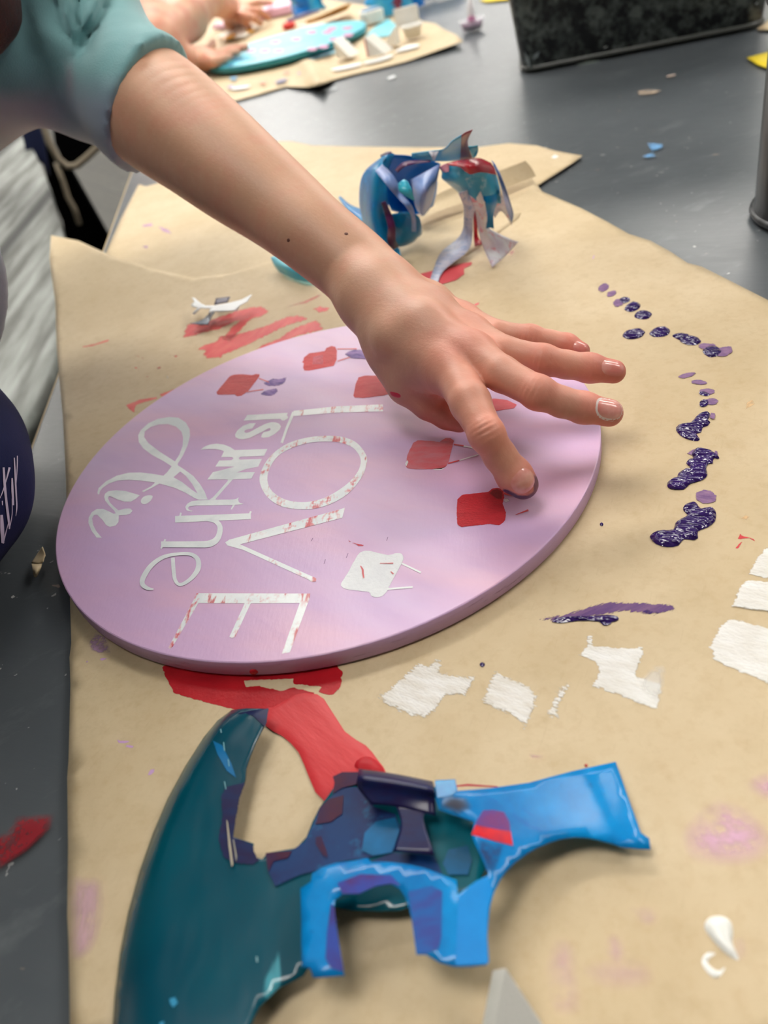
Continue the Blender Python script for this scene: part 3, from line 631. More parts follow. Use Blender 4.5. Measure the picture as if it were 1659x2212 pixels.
pm('paint_smear', cw((1130, 310), (1180, 300), (1240, 315), (1300, 318), (1250, 330), (1190, 338)), paint('dark purple smear', (62, 36, 100), None, 0, .002, .3, 400, (1, 4, 1), -.2, cover=.8), 'dark purple', lift=.0003)
pm('paint_smear', cw((674, 330), (700, 312), (735, 306), (710, 320)), PL, 'thin purple')
# white sponge dabs
WP = paint('white sponge paint', (228, 226, 222), (212, 206, 196), 0, .0045, .42, 520, (1, 3.2, 1), .75, cover=1.4, tone=110, bumpd=.0008)
WPS = paint('solid white sponge paint', (230, 229, 226), (216, 212, 204), 0, .0022, .38, 520, (1, 3, 1), .7, cover=1.5, tone=90, bumpd=.0008)
white = lambda P, lab, m=WP, **kw: pm('sponge_dab', cw(*P), m, lab, dome=.0001, domew=.001, rag=.0005, **kw)
white([(66, 655), (130, 620), (200, 560), (270, 500), (300, 520), (340, 485), (375, 510), (370, 545), (440, 560), (518, 560), (500, 610), (460, 672), (385, 665), (350, 715), (295, 758), (245, 750), (140, 710)], 'white, left')
white([(483, 680), (510, 640), (550, 540), (570, 530), (620, 560), (720, 600), (760, 660), (750, 700), (720, 770), (680, 835), (655, 845), (668, 790), (655, 765), (600, 735)], 'white, tailed')
white([(745, 740), (770, 680), (830, 590), (870, 580), (905, 600), (850, 680), (840, 720), (870, 765), (820, 760)], 'white, narrow')
white([(870, 768), (935, 795), (985, 800), (1005, 815), (980, 828), (945, 822), (940, 805), (880, 780)], 'white streak')
white([(882, 495), (930, 440), (920, 420), (950, 398), (965, 410), (970, 445), (1060, 455), (1175, 452), (1165, 500), (1140, 570), (1250, 600), (1225, 705), (1190, 712), (1100, 670), (945, 618), (975, 545), (960, 520)], 'white, stepped pair', WPS)
white([(1140, 580), (1200, 530), (1252, 522), (1252, 600), (1230, 690), (1150, 640)], 'white, faint', veil('thin white film', (232, 230, 226), .45, 300, edge=.002), lift=.0003)
white([(1555, 168), (1600, 110), (1640, 55), (1720, 50), (1760, 190), (1640, 188)], 'white, right edge upper', WPS)
white([(1495, 300), (1530, 230), (1565, 180), (1700, 195), (1740, 330), (1620, 318)], 'white, right edge middle', WPS, lift=.0004)
white([(1408, 460), (1430, 410), (1490, 340), (1520, 338), (1700, 385), (1760, 470), (1760, 620), (1650, 608), (1540, 560), (1425, 512), (1430, 475)], 'white, right edge lower', WPS)
pinkv = lambda P, a=.55, m=None, lab=None, sm=2, **kw: pm('paint_smear', P, m or veil('lilac film', (228, 180, 212), min(1, a*1.45), 260, edge=.008), lab or 'thin lilac', sm=sm, **kw)
pm('sponge_dab', cw((1345, 820), (1385, 768), (1470, 788), (1470, 900), (1462, 985), (1420, 985), (1360, 900)), paint('dry pinkish white', (226, 200, 196), (222, 140, 140), 0, .007, .45, 260, cover=.05), 'dry pinkish white', rag=.0003)
pen_ = lambda nm, S_, m, lab: (pen(nm, S_, m, paper, .0016, .0004)).__setitem__('label', lab)
pm('paint_line', cw((1462, 785), (1472, 790), (1466, 985), (1440, 988), (1458, 960)), WPS, 'white rim', lift=.0004)
pm('paint_line', cw((1500, 820), (1570, 838), (1575, 1040), (1560, 1045), (1562, 845)), veil('faint white rim', (232, 214, 214), .9, 300, edge=.0002), 'faint white rim')
RM = paint('dry red scratch', (196, 40, 52), (205, 80, 80), 0, .0006, .4, 500, cover=.5)
pm('paint_smear', cw((1548, 0), (1560, 10), (1600, 22), (1680, 52), (1700, 62), (1610, 38), (1570, 25), (1540, 70), (1512, 76), (1550, 30), (1530, 25)), RM, 'thin red scratches')
pm('paint_smear', [(1606, 1152), (1650, 1122), (1655, 1124), (1615, 1153)], RM, 'thin red scratches')
pinkv(ct_((1210, 480), (1260, 400), (1350, 320), (1420, 300), (1540, 340), (1640, 420), (1690, 520), (1640, 610), (1500, 650), (1350, 640), (1250, 600)), .55)
pinkv(ct_((1390, 296), (1420, 300), (1470, 370), (1470, 430), (1445, 445), (1430, 370)), .9, lab='lilac stroke', lift=.0003)
pinkv([(1610, 1690), (1670, 1660), (1720, 1700), (1700, 1740), (1640, 1725)], .6); pinkv([(1600, 1660), (1660, 1700), (1700, 1740), (1655, 1720)], .9, lift=.0003, lab='lilac stroke')
pinkv(ct_((960, 855), (1050, 848), (1095, 890), (1080, 945), (1010, 945)), .95, lab='lilac blot'); pinkv(ct_((815, 1040), (860, 980), (920, 1030), (935, 1100), (900, 1150), (840, 1120)), .95, lab='lilac blot')
pinkv(ct_((520, 1140), (560, 1020), (660, 1030), (690, 1180), (700, 1400), (560, 1400), (520, 1260)), .4); pinkv(ct_((700, 1150), (950, 1100), (1080, 1180), (1050, 1270), (880, 1290), (760, 1250)), .3)
pinkv(ct_((930, 840), (980, 850), (1000, 900), (950, 880)), .6); pinkv(ct_((1150, 450), (1180, 455), (1170, 470)), .6); pinkv(ct_((1480, 1020), (1540, 1010), (1555, 1100), (1500, 1140)), .6)
pinkv(ct_((1350, 1370), (1375, 1370), (1372, 1395), (1350, 1392)), .9); pinkv([(-30+1240, 1990), (1222, 1985), (1235, 1998), (1216, 2000)], .5)
WB = plain('thick white paint', (232, 232, 226), .3)
pm('paint_blob', ct_((1335, 965), (1340, 925), (1375, 900), (1430, 900), (1470, 930), (1480, 985), (1478, 1040), (1510, 1120), (1470, 1110), (1420, 1070), (1370, 1015)), WB, 'thick white drop', sm=3, dome=.0016, domew=.004, sp=.0008)
pm('paint_blob', ct_((1320, 1120), (1350, 1085), (1390, 1092), (1365, 1110), (1350, 1140), (1400, 1180), (1440, 1160), (1420, 1200), (1380, 1215), (1330, 1165)), WB, 'white hook drip', sm=3, dome=.0008, domew=.0015, sp=.0008)
# lilac and pink marks on the left part
pinkv(cu((352, 1180), (440, 1170), (530, 1190), (530, 1400), (470, 1560), (360, 1600), (356, 1400)), .5, veil('scrubbed pink film', (220, 178, 198), .6, 240, (1, .2, 1), 0, edge=.004))
LV = paint('lilac flick', (190, 150, 200), (200, 160, 205), 0, .0005, .4, 600, cover=.6)
for P in ([(590, 466), (700, 476), (710, 486), (640, 490), (705, 500), (690, 516), (620, 510), (640, 500), (600, 490)], [(740, 665), (770, 618), (795, 612), (795, 635), (770, 655)], [(430, 75), (445, 60), (462, 70), (450, 85), (432, 85)], [(500, 65), (520, 45), (560, 52), (540, 68)]):
    pm('paint_smear', cu(*P), LV, 'lilac')
pm('paint_smear', [(190, 1388), (205, 1368), (232, 1372), (240, 1410), (212, 1412), (196, 1405)], veil('lilac dabbed film', (200, 160, 205), .7, 420, edge=.001), 'lilac dabs')
pinkv(cu((400, 830), (480, 825), (480, 840), (410, 842)), .6, sm=0)
pinkv([(430, 1375), (480, 1378), (478, 1392), (432, 1388)], .4)
pm('paint_smear', [(1278, 560), (1283, 547), (1290, 545), (1284, 560)], LV, 'small lilac')
for i, (P, lab) in enumerate([([(1537, 640), (1545, 650), (1552, 645), (1548, 655)], 'peach'), ([(1645, 742), (1651, 739), (1650, 744)], 'white'), ([(1598, 1120), (1610, 1112), (1620, 1116), (1612, 1124)], 'peach'), ([(1612, 870), (1625, 862), (1632, 872), (1620, 880), (1610, 884)], 'peach')]):
    pm('paint_fleck', [(x, y) for x, y in P], veil('peach fleck paint', (228, 190, 140), .7, 300, edge=.0004), lab)
pm('paint_smear', cw((700, 880), (770, 890), (760, 905), (715, 900)), veil('pink fleck', (215, 150, 180), .6, 500, edge=.001), 'faint pink')
# red paint near the top left of the board
RS = paint('streaked red paint', (202, 46, 52), (214, 84, 80), 0, .0035, .35, 260, (1, 4, 1), -.9, cover=.75, tone=50)
red = lambda P, m=RS, lab='streaky red', **kw: pm('paint_smear', c8(*P), m, lab, rag=.0005, **kw)
red([(165, 702), (240, 640), (262, 550), (330, 525), (430, 520), (560, 470), (700, 420), (850, 385), (930, 385), (1000, 440), (900, 490), (830, 500), (760, 580), (700, 640), (640, 690), (570, 660), (620, 580), (700, 520), (620, 560), (560, 590), (420, 620), (330, 650), (240, 665)])
red([(320, 765), (420, 710), (520, 680), (520, 640), (640, 620), (760, 600), (900, 560), (1000, 520), (1120, 470), (1220, 455), (1330, 490), (1270, 520), (1130, 560), (960, 640), (800, 720), (660, 780), (600, 800), (570, 880), (540, 830), (440, 840), (390, 800), (420, 770)])
red([(790, 780), (900, 710), (1050, 650), (1150, 575), (1290, 520), (1380, 495), (1420, 530), (1450, 590), (1200, 650), (1000, 740)])
red([(1310, 405), (1350, 400), (1390, 360), (1430, 390), (1500, 395), (1480, 430), (1560, 450), (1540, 470), (1440, 440), (1380, 460), (1340, 440)])
red([(1100, 395), (1250, 350), (1400, 285), (1420, 300), (1280, 370), (1120, 400)], veil('thin red film', (214, 110, 100), .8, 300, (1, 4, 1), -.9, edge=.002), 'thin red')
red([(42, 772), (120, 782), (240, 790), (225, 810), (180, 838), (140, 810), (60, 790)]); red([(80, 870), (100, 850), (115, 870), (95, 885)]); red([(30, 905), (60, 890), (70, 905), (40, 925)], veil('pale red film', (214, 110, 100), .8, 300, edge=.0005), 'pale red')
red([(130, 1118), (150, 1080), (200, 1065), (240, 1080), (200, 1110)]); 
RT = paint('thin red strokes', (206, 62, 66), (220, 110, 100), 0, .0012, .4, 300, cover=.5)
for P in ([(176, 748), (205, 742), (236, 732), (237, 737), (200, 748), (178, 752)], [(282, 789), (300, 793), (306, 803), (288, 796)], [(275, 765), (300, 768), (328, 780), (325, 783), (298, 772)], [(312, 812), (322, 812), (326, 818), (314, 816)], [(270, 875), (300, 862), (345, 855), (340, 862), (296, 875), (292, 895), (284, 890), (276, 885)], [(340, 852), (380, 838), (378, 846), (345, 860)],
          [(128, 820), (136, 816), (134, 822)], [(134, 851), (144, 851), (146, 857), (136, 856)], [(560, 655), (640, 625), (690, 600)]):
    if len(P) > 3 or P[0][0] < 200: pm('paint_smear', P, RT, 'thin red')
pm('paint_smear', [(352, 812), (368, 806), (374, 825), (366, 832), (350, 820)], paint('white dust', (240, 236, 224), None, 0, .004, .6, 400, cover=.2), 'white')
# red puddle in front of the board and the long red swipe
RB1 = paint('dark red paint', (170, 16, 30), (186, 26, 36), 0, .0006, .3, 300, cover=1.4, tone=60)
RB2 = M('translucent red paint', (200, 50, 56), .4, .25); q = RB2.noise(60, 4, .6, (1, .25, 1), -.6); RB2.base(RB2.mix(RB2.ramp(q, [(.35, 0.0), (.68, 1.0)]), (208, 62, 66), (188, 36, 44))); RB2.bump(RB2.noise(300, 3, .6, (1, .2, 1), -.6), .3, .0006)
pm('paint_smear', cu((815, 90), (1000, 60), (1300, 80), (1700, 60), (1760, 120), (1745, 200), (1700, 250), (1640, 230), (1500, 200), (1430, 215), (1330, 190), (1260, 195), (1255, 170), (1500, 160), (1495, 185), (1640, 200), (1560, 330), (1380, 320), (1200, 318), (1050, 280), (890, 235)), RB1, 'dark red puddle', lift=.0002, sp=.0015, rag=.0003)
pm('paint_smear', [(578, 1530), (590, 1528), (640, 1500), (672, 1498), (700, 1510), (745, 1580), (790, 1610), (815, 1640), (835, 1672), (800, 1676), (760, 1680), (700, 1730), (668, 1680), (645, 1625), (610, 1590), (574, 1568)], RB2.m, 'long translucent red swipe', sm=2, lift=.0006, dome=.0003, sp=.0015)
pm('paint_smear', [(765, 1660), (770, 1642), (790, 1632), (812, 1640), (834, 1668), (826, 1674), (790, 1668)], RB1, 'dark wet red', sm=2, lift=.0009, dome=.0006)
pm('paint_smear', [(980, 1697), (1010, 1693), (1075, 1698), (1076, 1701), (1010, 1698), (982, 1700)], plain('red line paint', (170, 40, 48), .4), 'thin red line')
pm('paint_drop', blob((1266, 1654), (6, 4.5)), RB1, 'red drop', sm=2, dome=.0006, domew=.001, sp=.0004)
pm('paint_smear', [(896, 595), (905, 592), (1000, 568), (1020, 566), (1018, 572), (1002, 580), (1003, 592), (985, 605), (940, 618), (930, 628)], plain('flat red paint', (206, 66, 74), .45), 'flat red patch', lift=.0005)
pm('paint_smear', [(1010, 662), (1030, 652), (1046, 648), (1034, 660), (1020, 668)], paint('pink red stroke', (226, 90, 110), None, 0, .002, .4, 300, cover=.5), 'pinkish red')
pm('paint_smear', [(1095, 545), (1110, 538), (1116, 542), (1104, 556)], veil('pale pink film', (226, 160, 160), .5, 300, edge=.002), 'faint pink')
pm2 = lambda P: film('paint_fleck', P, veil('lilac speck', (206, 160, 208), .7, 300, edge=.0005), paper2, zf=pz2, lift=.0006, sp=.003)['label'] if False else film('paint_fleck', P, veil('lilac speck', (206, 160, 208), .7, 300, edge=.0005), paper2, zf=pz2, lift=.0006, sp=.003)
for P in ([(307, 486), (328, 482), (330, 488), (308, 490)], [(340, 488), (362, 494), (372, 506), (352, 500)], [(252, 530), (262, 526), (264, 532)], [(305, 532), (320, 530), (318, 538)]): pm2(P)
film('paint_fleck', [(1190, 340), (1198, 334), (1208, 338), (1198, 343)], plain('white fleck', (236, 236, 230), .5), paper2, zf=pz2, lift=.0006, sp=.003)
# ================================================================== the child reaching over the board
skin = M('skin', (205, 150, 120), .48, .4)
ta = skin.attr('tint').outputs['Color']
n1 = skin.noise(55, 4, .6); n2 = skin.noise(900, 3, .6); n3 = skin.noise(260, 4, .6, (1, 3, 1), .8)
c = skin.mix(skin.math('MULTIPLY', skin.ramp(n1, [(.45, 0.0), (.72, 1.0)]), .28), ta, (216, 128, 108))
c = skin.mix(skin.math('MULTIPLY', skin.ramp(n3, [(.5, 0.0), (.75, 1.0)]), .12), c, (240, 190, 165))
skin.base(c); skin.bump(skin.math('ADD', n2, n3), .14, .0005)
skin.b.inputs['Subsurface Weight'].default_value = .12; skin.b.inputs['Subsurface Radius'].default_value = (1.0, .35, .2); skin.b.inputs['Subsurface Scale'].default_value = .004
def J(x, y, z): return at(x, y, z)
def rr(p, wpx): return wpx*.5*mpp(p)
F = Field((-.165, -.105, .003), (.145, .40, .20), .00085)
def chain(g, pts, k, flat=None):
    P = [J(x, y, z) for x, y, z, w_ in pts]; R = [rr(p, q[3]) for p, q in zip(P, pts)]
    for i in range(len(P)-1): g.cone(P[i], P[i+1], R[i], R[i+1], k, flat)
    return P, R
FING = {'index': [(978, 800, .047, 92), (1016, 870, .048, 88), (1051, 938, .044, 75), (1080, 985, .034, 70), (1112, 1028, .0255, 71), (1130, 1046, .0208, 67)],
        'middle': [(1020, 765, .051, 88), (1085, 808, .051, 77), (1162, 848, .049, 72), (1215, 869, .044, 65), (1262, 881, .040, 62), (1316, 892, .0365, 61)],
        'ring': [(1015, 726, .047, 84), (1090, 762, .0475, 70), (1172, 778, .045, 66), (1225, 788, .042, 59), (1275, 795, .039, 57), (1326, 803, .036, 52)],
        'pinky': [(1000, 695, .041, 74), (1075, 722, .041, 58), (1145, 730, .0395, 54), (1190, 738, .0375, 47), (1225, 746, .036, 44), (1257, 757, .0345, 36)],
        'thumb': [(846, 775, .040, 80), (876, 838, .032, 70), (925, 875, .026, 64), (965, 898, .021, 58), (992, 910, .018, 50)]}
K = {}
fg = F.new()
for nm in ('index', 'middle', 'ring', 'pinky', 'thumb'):
    g = F.new(); K[nm] = chain(g, FING[nm], .002)[0]
    # knuckle swellings and finger pads
    if nm != 'thumb':
        a, b, c_ = K[nm][2], K[nm][4], K[nm][5]
        g.cone(a, a+(K[nm][3]-a)*.05, rr(a, FING[nm][2][3])*1.01, rr(a, FING[nm][2][3])*1.0, .002)
        g.cone(b-(b-c_)*-.1, b, rr(b, FING[nm][4][3])*1.02, rr(b, FING[nm][4][3])*1.0, .003)
    fg.merge(g, .0012 if nm != 'thumb' else .002)
pg = F.new()
PALM = [[(800, 655, .056, 116), (862, 735, .050, 108), (975, 800, .047, 92)],
        [(822, 630, .058, 126), (920, 710, .0545, 104), (1018, 764, .051, 86)],
        [(840, 620, .057, 104), (930, 675, .053, 96), (1012, 726, .047, 80)],
        [(852, 618, .053, 86), (930, 655, .047, 78), (998, 694, .0405, 66)],
        [(790, 648, .054, 108), (832, 732, .046, 82), (872, 806, .036, 74)],
        [(835, 748, .043, 76), (900, 800, .040, 82), (960, 815, .042, 70)]]
for ch in PALM: chain(pg, ch, .007)
ARM = [(812, 630, .058, 168), (775, 587, .062, 170), (735, 552, .068, 172), (670, 500, .078, 176), (605, 447, .087, 190), (520, 382, .100, 214), (440, 318, .113, 232), (331, 235, .131, 250), (235, 160, .148, 215)]
AP, AR = [], []
for x, y, z, w_ in ARM: p = J(x, y, z); AP.append(p); AR.append(rr(p, w_))
ag = F.new(); AD = cr_spline(np.c_[np.array(AP), np.array(AR)], 7); nfl = np.array([.1, -.25, .96])
for i in range(len(AD)-1): ag.cone(AD[i, :3], AD[i+1, :3], AD[i, 3]*1.045, AD[i+1, 3]*1.045, 0, (nfl, .80+.10*i/len(AD)))
pg.merge(ag, .007)
pg.merge(fg, .007)
F = pg
# web creases between thumb and palm are left by the blend
V, Q = F.mesh(3)
def pseg(V, a, b):
    ba = b-a; t = np.clip(((V-a) @ ba)/(ba @ ba), 0, 1); return t, np.linalg.norm(V-(a+t[:, None]*ba), axis=1)
V0 = V.copy()
# dorsal knuckle wrinkles
for nm in ('index', 'middle', 'ring', 'pinky'):
    for j, amp, wd in ((2, .00034, .0036), (4, .00018, .0020)):
        c_ = K[nm][j]; ax = K[nm][j+1 if j < 5 else j]-K[nm][j-1]; ax /= np.linalg.norm(ax)
        toc = CP-c_; toc -= ax*(toc @ ax); toc /= np.linalg.norm(toc); r = rr(c_, FING[nm][j][3])
        d = V-c_; s_ = d @ ax; up_ = (d @ toc)/r; lat = d-np.outer(s_, ax)-np.outer(d @ toc, toc); lt = np.linalg.norm(lat, axis=1)/r
        w_ = np.exp(-(s_/wd)**2)*np.clip(up_*1.5-.3, 0, 1)*np.clip(1.1-lt, 0, 1)*(np.linalg.norm(d, axis=1) < r*2.2)
        V += np.outer(w_*amp*np.cos(s_*2*math.pi/.0021+lt*1.5), toc)
person = thing('person', (-.33, .12, FZ), 'person in teal tie-dye shirt and navy apron reaching a bare arm across the lilac board', 'person')
# unseen head, neck and chest out of frame, posed to shade the left side
PD = atd
HC = np.array([-.15, -.04, .50]); hx, hy, hz = CR, CU, CF
HF = Field((-.44, -.22, .04), (.0, .42, .66), .005)
SHD = np.array([-.17, .25, .30]); CH = np.array([-.25, .04, .40])
HF.cone(HC+np.array([-.10, .0, -.09]), CH, .045, .05, .03); HF.cone(CH, SHD, .05, .026, .02); HF.cone(SHD, AP[8], .026, .022, .005); HF.cone(CH, (-.25, -.14, .44), .06, .05, .03); HF.cone(CH, (-.36, .03, .12), .07, .08, .03)
HF.cone(HC, HC+np.array([.0, .035, -.02]), .072, .060, .02); HF.cone(HC+np.array([0, -.01, -.05]), HC+np.array([-.10, .0, -.09]), .045, .045, .02)
fdir = np.array([.72, .1, -.67]); fdir /= np.linalg.norm(fdir); fr = np.array([.137, -.99, 0]); fu = np.cross(fr, fdir); fc = HC+fdir*.055
HF.cone(fc+fdir*.012, fc+fdir*.026-fu*.022, .008, .010, .008)
for s1 in (-1, 1):
    HF.cone(fc+fr*s1*.026+fu*.012+fdir*.008, fc+fr*s1*.024+fu*.012+fdir*.010, .010, .010, .006); HF.cone(HC+fr*s1*.072, HC+fr*s1*.078+fu*.02, .010, .012, .004)
HF.cone(fc-fu*.042-fr*.014+fdir*.010, fc-fu*.042+fr*.014+fdir*.010, .007, .007, .003)
VH, QH = HF.mesh(2); nb = len(V)
ea = int(np.argmin(np.linalg.norm(V-AP[8], axis=1))); qa = Q[np.where(Q == ea)[0][0]]; eb = int(np.argmin(np.linalg.norm(VH-V[ea], axis=1))); qb = QH[np.where(QH == eb)[0][0]]
V = np.concatenate([V, VH]); Q = np.concatenate([Q, QH+nb, np.array([[qa[0], qa[1], qb[1]+nb, qb[0]+nb]])])   # shoulder joined to the arm inside the sleeve
body = np_mesh('body', V, Q, skin.m, person)
# skin colouring: tan arm, pinker hand, red finger ends, paint on the index tip
n = len(V); C = np.tile(np.array(lin((208, 160, 130))[:3]), (n, 1))
def lerp(C, col, w_): return C+(np.array(lin(col)[:3])-C)*np.clip(w_, 0, 1)[:, None]
ws = V @ CR*0
axis = K['middle'][0]-AP[2]; L = np.linalg.norm(axis); s_ = ((V-AP[2]) @ axis)/(L*L)
C = lerp(C, (208, 158, 134), (s_+.1)/.8*.8)
C = lerp(C, (212, 148, 126), np.clip((s_-.6)/.6, 0, 1)*.8)
for nm in ('index', 'middle', 'ring', 'pinky'):
    t, d = pseg(V, K[nm][3], K[nm][5]); C = lerp(C, (214, 114, 102), np.clip(t*1.3-.1, 0, 1)*(d < .012)*.7)
    for j, rad in ((0, .009), (2, .006), (4, .004)):
        C = lerp(C, (222, 126, 106), np.exp(-(np.linalg.norm(V-K[nm][j], axis=1)/rad)**2)*1.2)
t, d = pseg(V, K['thumb'][1], K['thumb'][4]); C = lerp(C, (206, 112, 92), (d < .012)*.55*np.clip(t*2, 0, 1))
# wet purple paint picked up round the end of the index finger
zz = (V-CP) @ CF; pxv = W/2+FPX*((V-CP) @ CR)/zz; pyv = H/2-FPX*((V-CP) @ CU)/zz
dmin = np.full(n, 1e9); LN = [(1092, 1066), (1118, 1079), (1143, 1080), (1160, 1068), (1163, 1050), (1156, 1036)]
for a_, b_ in zip(LN[:-1], LN[1:]):
    a_, b_ = np.array(a_, float), np.array(b_, float); q = np.c_[pxv, pyv]-a_; t = np.clip((q @ (b_-a_))/((b_-a_) @ (b_-a_)), 0, 1); dmin = np.minimum(dmin, np.linalg.norm(q-t[:, None]*(b_-a_), axis=1))
near = np.linalg.norm(V-K['index'][5], axis=1) < .0125
C = lerp(C, (44, 26, 74), np.maximum(np.clip((10.5-dmin)/2.5, 0, 1), (V[:, 2] < .0165)*1.0)*near)
rng = np.random.RandomState(3)
C *= (1+.05*np.sin(V[:, :1]*310+V[:, 1:2]*170))
set_col(body, C)
bvh = BVHTree.FromPolygons([tuple(v) for v in V], [tuple(int(i) for i in q) for q in Q])
def hit_px(x, y):
    D = atd(x, y, 1.0)-CP; D /= np.linalg.norm(D); h = bvh.ray_cast(Vector(CP), Vector(D))
    return (np.array(h[0]), np.array(h[1])) if h[0] is not None else (None, None)
def patch(name, c, nrm, u, hu, hv, mat, parent, lift=.00025, shape=2.6, crown=.0003, NU=14, NV=12):
    u = u-nrm*(u @ nrm); u /= np.linalg.norm(u); v = np.cross(nrm, u); P = []
    for i in range(NU+1):
        for j in range(NV+1):
            a, b = 2*i/NU-1, 2*j/NV-1
            # superellipse disc mapping
            m = max(abs(a), abs(b)); l = (abs(a)**shape+abs(b)**shape)**(1/shape) if m > 0 else 1; kx = m/l if l > 0 else 0
            q = c+u*a*kx*hu+v*b*kx*hv; h = bvh.ray_cast(Vector(q+nrm*.006), Vector(-nrm), .0095)
            if h[0] is None: h = bvh.find_nearest(Vector(q-nrm*.001))
            p = np.array(h[0]); rim = 1-m**4
            P.append(p+nrm*(lift*(.15+.85*rim)+crown*rim))
    Fs = [(i*(NV+1)+j, (i+1)*(NV+1)+j, (i+1)*(NV+1)+j+1, i*(NV+1)+j+1) for i in range(NU) for j in range(NV)]
    o = new_mesh(name, P, Fs, mat, parent); 
    bm = bmesh.new(); bm.from_mesh(o.data); bm.normal_update()
    if sum((f.normal @ Vector(nrm) if False else f.normal.dot(Vector(nrm))) for f in bm.faces) < 0:
        for f in bm.faces: f.normal_flip()
    bm.to_mesh(o.data); bm.free(); return o
nail = M('fingernail', (226, 150, 138), .22, .5); q = nail.noise(120, 3); nail.base(nail.mix(nail.ramp(q, [(.4, 0.0), (.65, 1.0)]), (218, 134, 124), (232, 168, 156))); nail.b.inputs['Coat Weight'].default_value = .4
nailw = plain('dried white paint', (235, 215, 208), .5)
for nm, x, y, hu, hv, lab in (('index', 1133, 1042, .0047, .0046, 'nail edged with purple paint'), ('middle', 1318, 882, .0048, .0036, 'nail rimmed with dried white paint'), ('ring', 1324, 794, .0046, .0032, 'pink bare nail'), ('pinky', 1256, 750, .0034, .0024, 'small pink bare nail')):
    c_, nn = hit_px(x, y)
    if c_ is None: continue
    ax = K[nm][5]-K[nm][4]
    toc = CP-c_; toc /= np.linalg.norm(toc); nn = nn*.75+toc*.25; nn /= np.linalg.norm(nn)
    o = patch('fingernail', c_, nn, ax, hu, hv, nail.m, body); o['label'] = lab
    if nm == 'middle':
        pr = patch('paint_rim', c_, nn, ax, hu*1.16, hv*1.18, nailw, body, lift=.00012, crown=0); pr['label'] = 'dried white paint'
c_, nn = hit_px(853, 853)
if c_ is not None: patch('paint_spot', c_, nn, np.array([.5, -.8, 0]), .0030, .0013, plain('red paint spot', (206, 40, 66), .35), body, crown=0)['label'] = 'red spot'
for x, y in ((623, 519), (748, 505)):
    c_, nn = hit_px(x, y)
    if c_ is not None: patch('mole', c_, nn, np.array([1., 0, 0]), .0009, .0008, plain('mole skin', (110, 62, 48), .6), body, crown=0, NU=6, NV=6)

# ---- shirt: sleeve and torso
sh = M('tie dye cotton', (120, 165, 168), .9, .2)
ta = sh.attr('tint').outputs['Color']; wv = sh.noise(1500, 2, .5); n1 = sh.noise(26, 4, .6)
sh.base(sh.mix(sh.math('MULTIPLY', sh.ramp(n1, [(.4, 0.0), (.7, 1.0)]), .25), ta, (120, 152, 160))); sh.bump(wv, .35, .0006)
sh.b.inputs['Sheen Weight'].default_value = .4
G = Field((-.50, -.10, -.14), (.02, .62, .44), .0033)
def PD(x, y, d): return atd(x, y, d)
cuff = J(331, 233, .131); dc = dep(cuff); adir = AP[8]-AP[6]; adir /= np.linalg.norm(adir)
d8 = dep(AP[8]); sl = [(AP[6]*.6+AP[7]*.4, AR[7]*1.10), (cuff, AR[7]*1.10), (PD(225, 155, d8), 133*d8/FPX), (PD(150, 75, d8), 158*d8/FPX), (PD(60, 0, d8), 170*d8/FPX)]
for (a, ra), (b, rb_) in zip(sl[:-1], sl[1:]): G.cone(a, b, ra, rb_, .01)
tor = [(PD(20, -80, dc+.02), .060), (PD(-170, -20, dc+.0), .075), (PD(-480, 180, dc-.02), .085), (PD(-450, 520, dc-.06), .085), (PD(-262, 760, dc-.09), .060), (PD(-215, 830, dc-.11), .048)]
for (a, ra), (b, rb_) in zip(tor[:-1], tor[1:]): G.cone(a, b, ra, rb_, .03)
G.cone(PD(20, 40, dc), PD(20, 118, dc), .045, .026, .02); G.cone(PD(20, 118, dc), PD(-140, 95, dc), .026, .04, .02)
G.cone(PD(180, 170, dc+.01), PD(150, 225, dc+.01), .030, .012, .02)
# folds running from armpit to shoulder
_, (X, Y, Z) = G.sub(G.lo, G.lo+G.h*(G.n-1)); sl_ = tuple(slice(0, s) for s in (X.shape[0], Y.shape[1], Z.shape[2]))
ax_ = (X-CP[0])*CR[0]+(Y-CP[1])*CR[1]+(Z-CP[2])*CR[2]; ay_ = (X-CP[0])*CU[0]+(Y-CP[1])*CU[1]+(Z-CP[2])*CU[2]; az_ = (X-CP[0])*CF[0]+(Y-CP[1])*CF[1]+(Z-CP[2])*CF[2]
PXx = W/2+FPX*ax_/np.maximum(az_, .1); PYy = H/2-FPX*ay_/np.maximum(az_, .1)
def ridge(x0, y0, x1, y1, wd, amp):
    L2 = (x1-x0)**2+(y1-y0)**2; t = np.clip(((PXx-x0)*(x1-x0)+(PYy-y0)*(y1-y0))/L2, 0, 1); d = np.hypot(PXx-(x0+t*(x1-x0)), PYy-(y0+t*(y1-y0)))
    return amp*np.exp(-(d/wd)**2)*np.sin(np.pi*np.clip(t*.8+.15, 0, 1))
# fold depth is carved in world space once, from these measured crease lines
fold = ridge(250, -30, 150, 150, 15, .008)+ridge(170, -40, 165, 140, 9, .005)+ridge(118, 0, 155, 130, 9, .005)+ridge(200, 60, 175, 140, 16, .005)-ridge(210, -20, 190, 90, 14, .006)-ridge(140, -20, 150, 60, 12, .005)+ridge(290, 60, 230, 190, 20, .003)-ridge(330, 100, 255, 250, 22, .002)+ridge(50, -10, 60, 160, 20, .004)
G.f[sl_] += fold.astype(np.float32)
vd = (cuff-CP)/np.linalg.norm(cuff-CP); nimg = -(.884*CR-.468*CU)+.10*CF; G.cut(cuff, -nimg)
0 and G.carve(cuff-adir*.05, cuff+adir*.004, AR[7]*1.045, AR[7]*1.03, .0005)
G.cut(J(199, 303, .12)*0+PD(0, 262, dc), -(CU*1.0+CR*-.1+CF*.05)) if False else None
VS, QS = G.mesh(2)
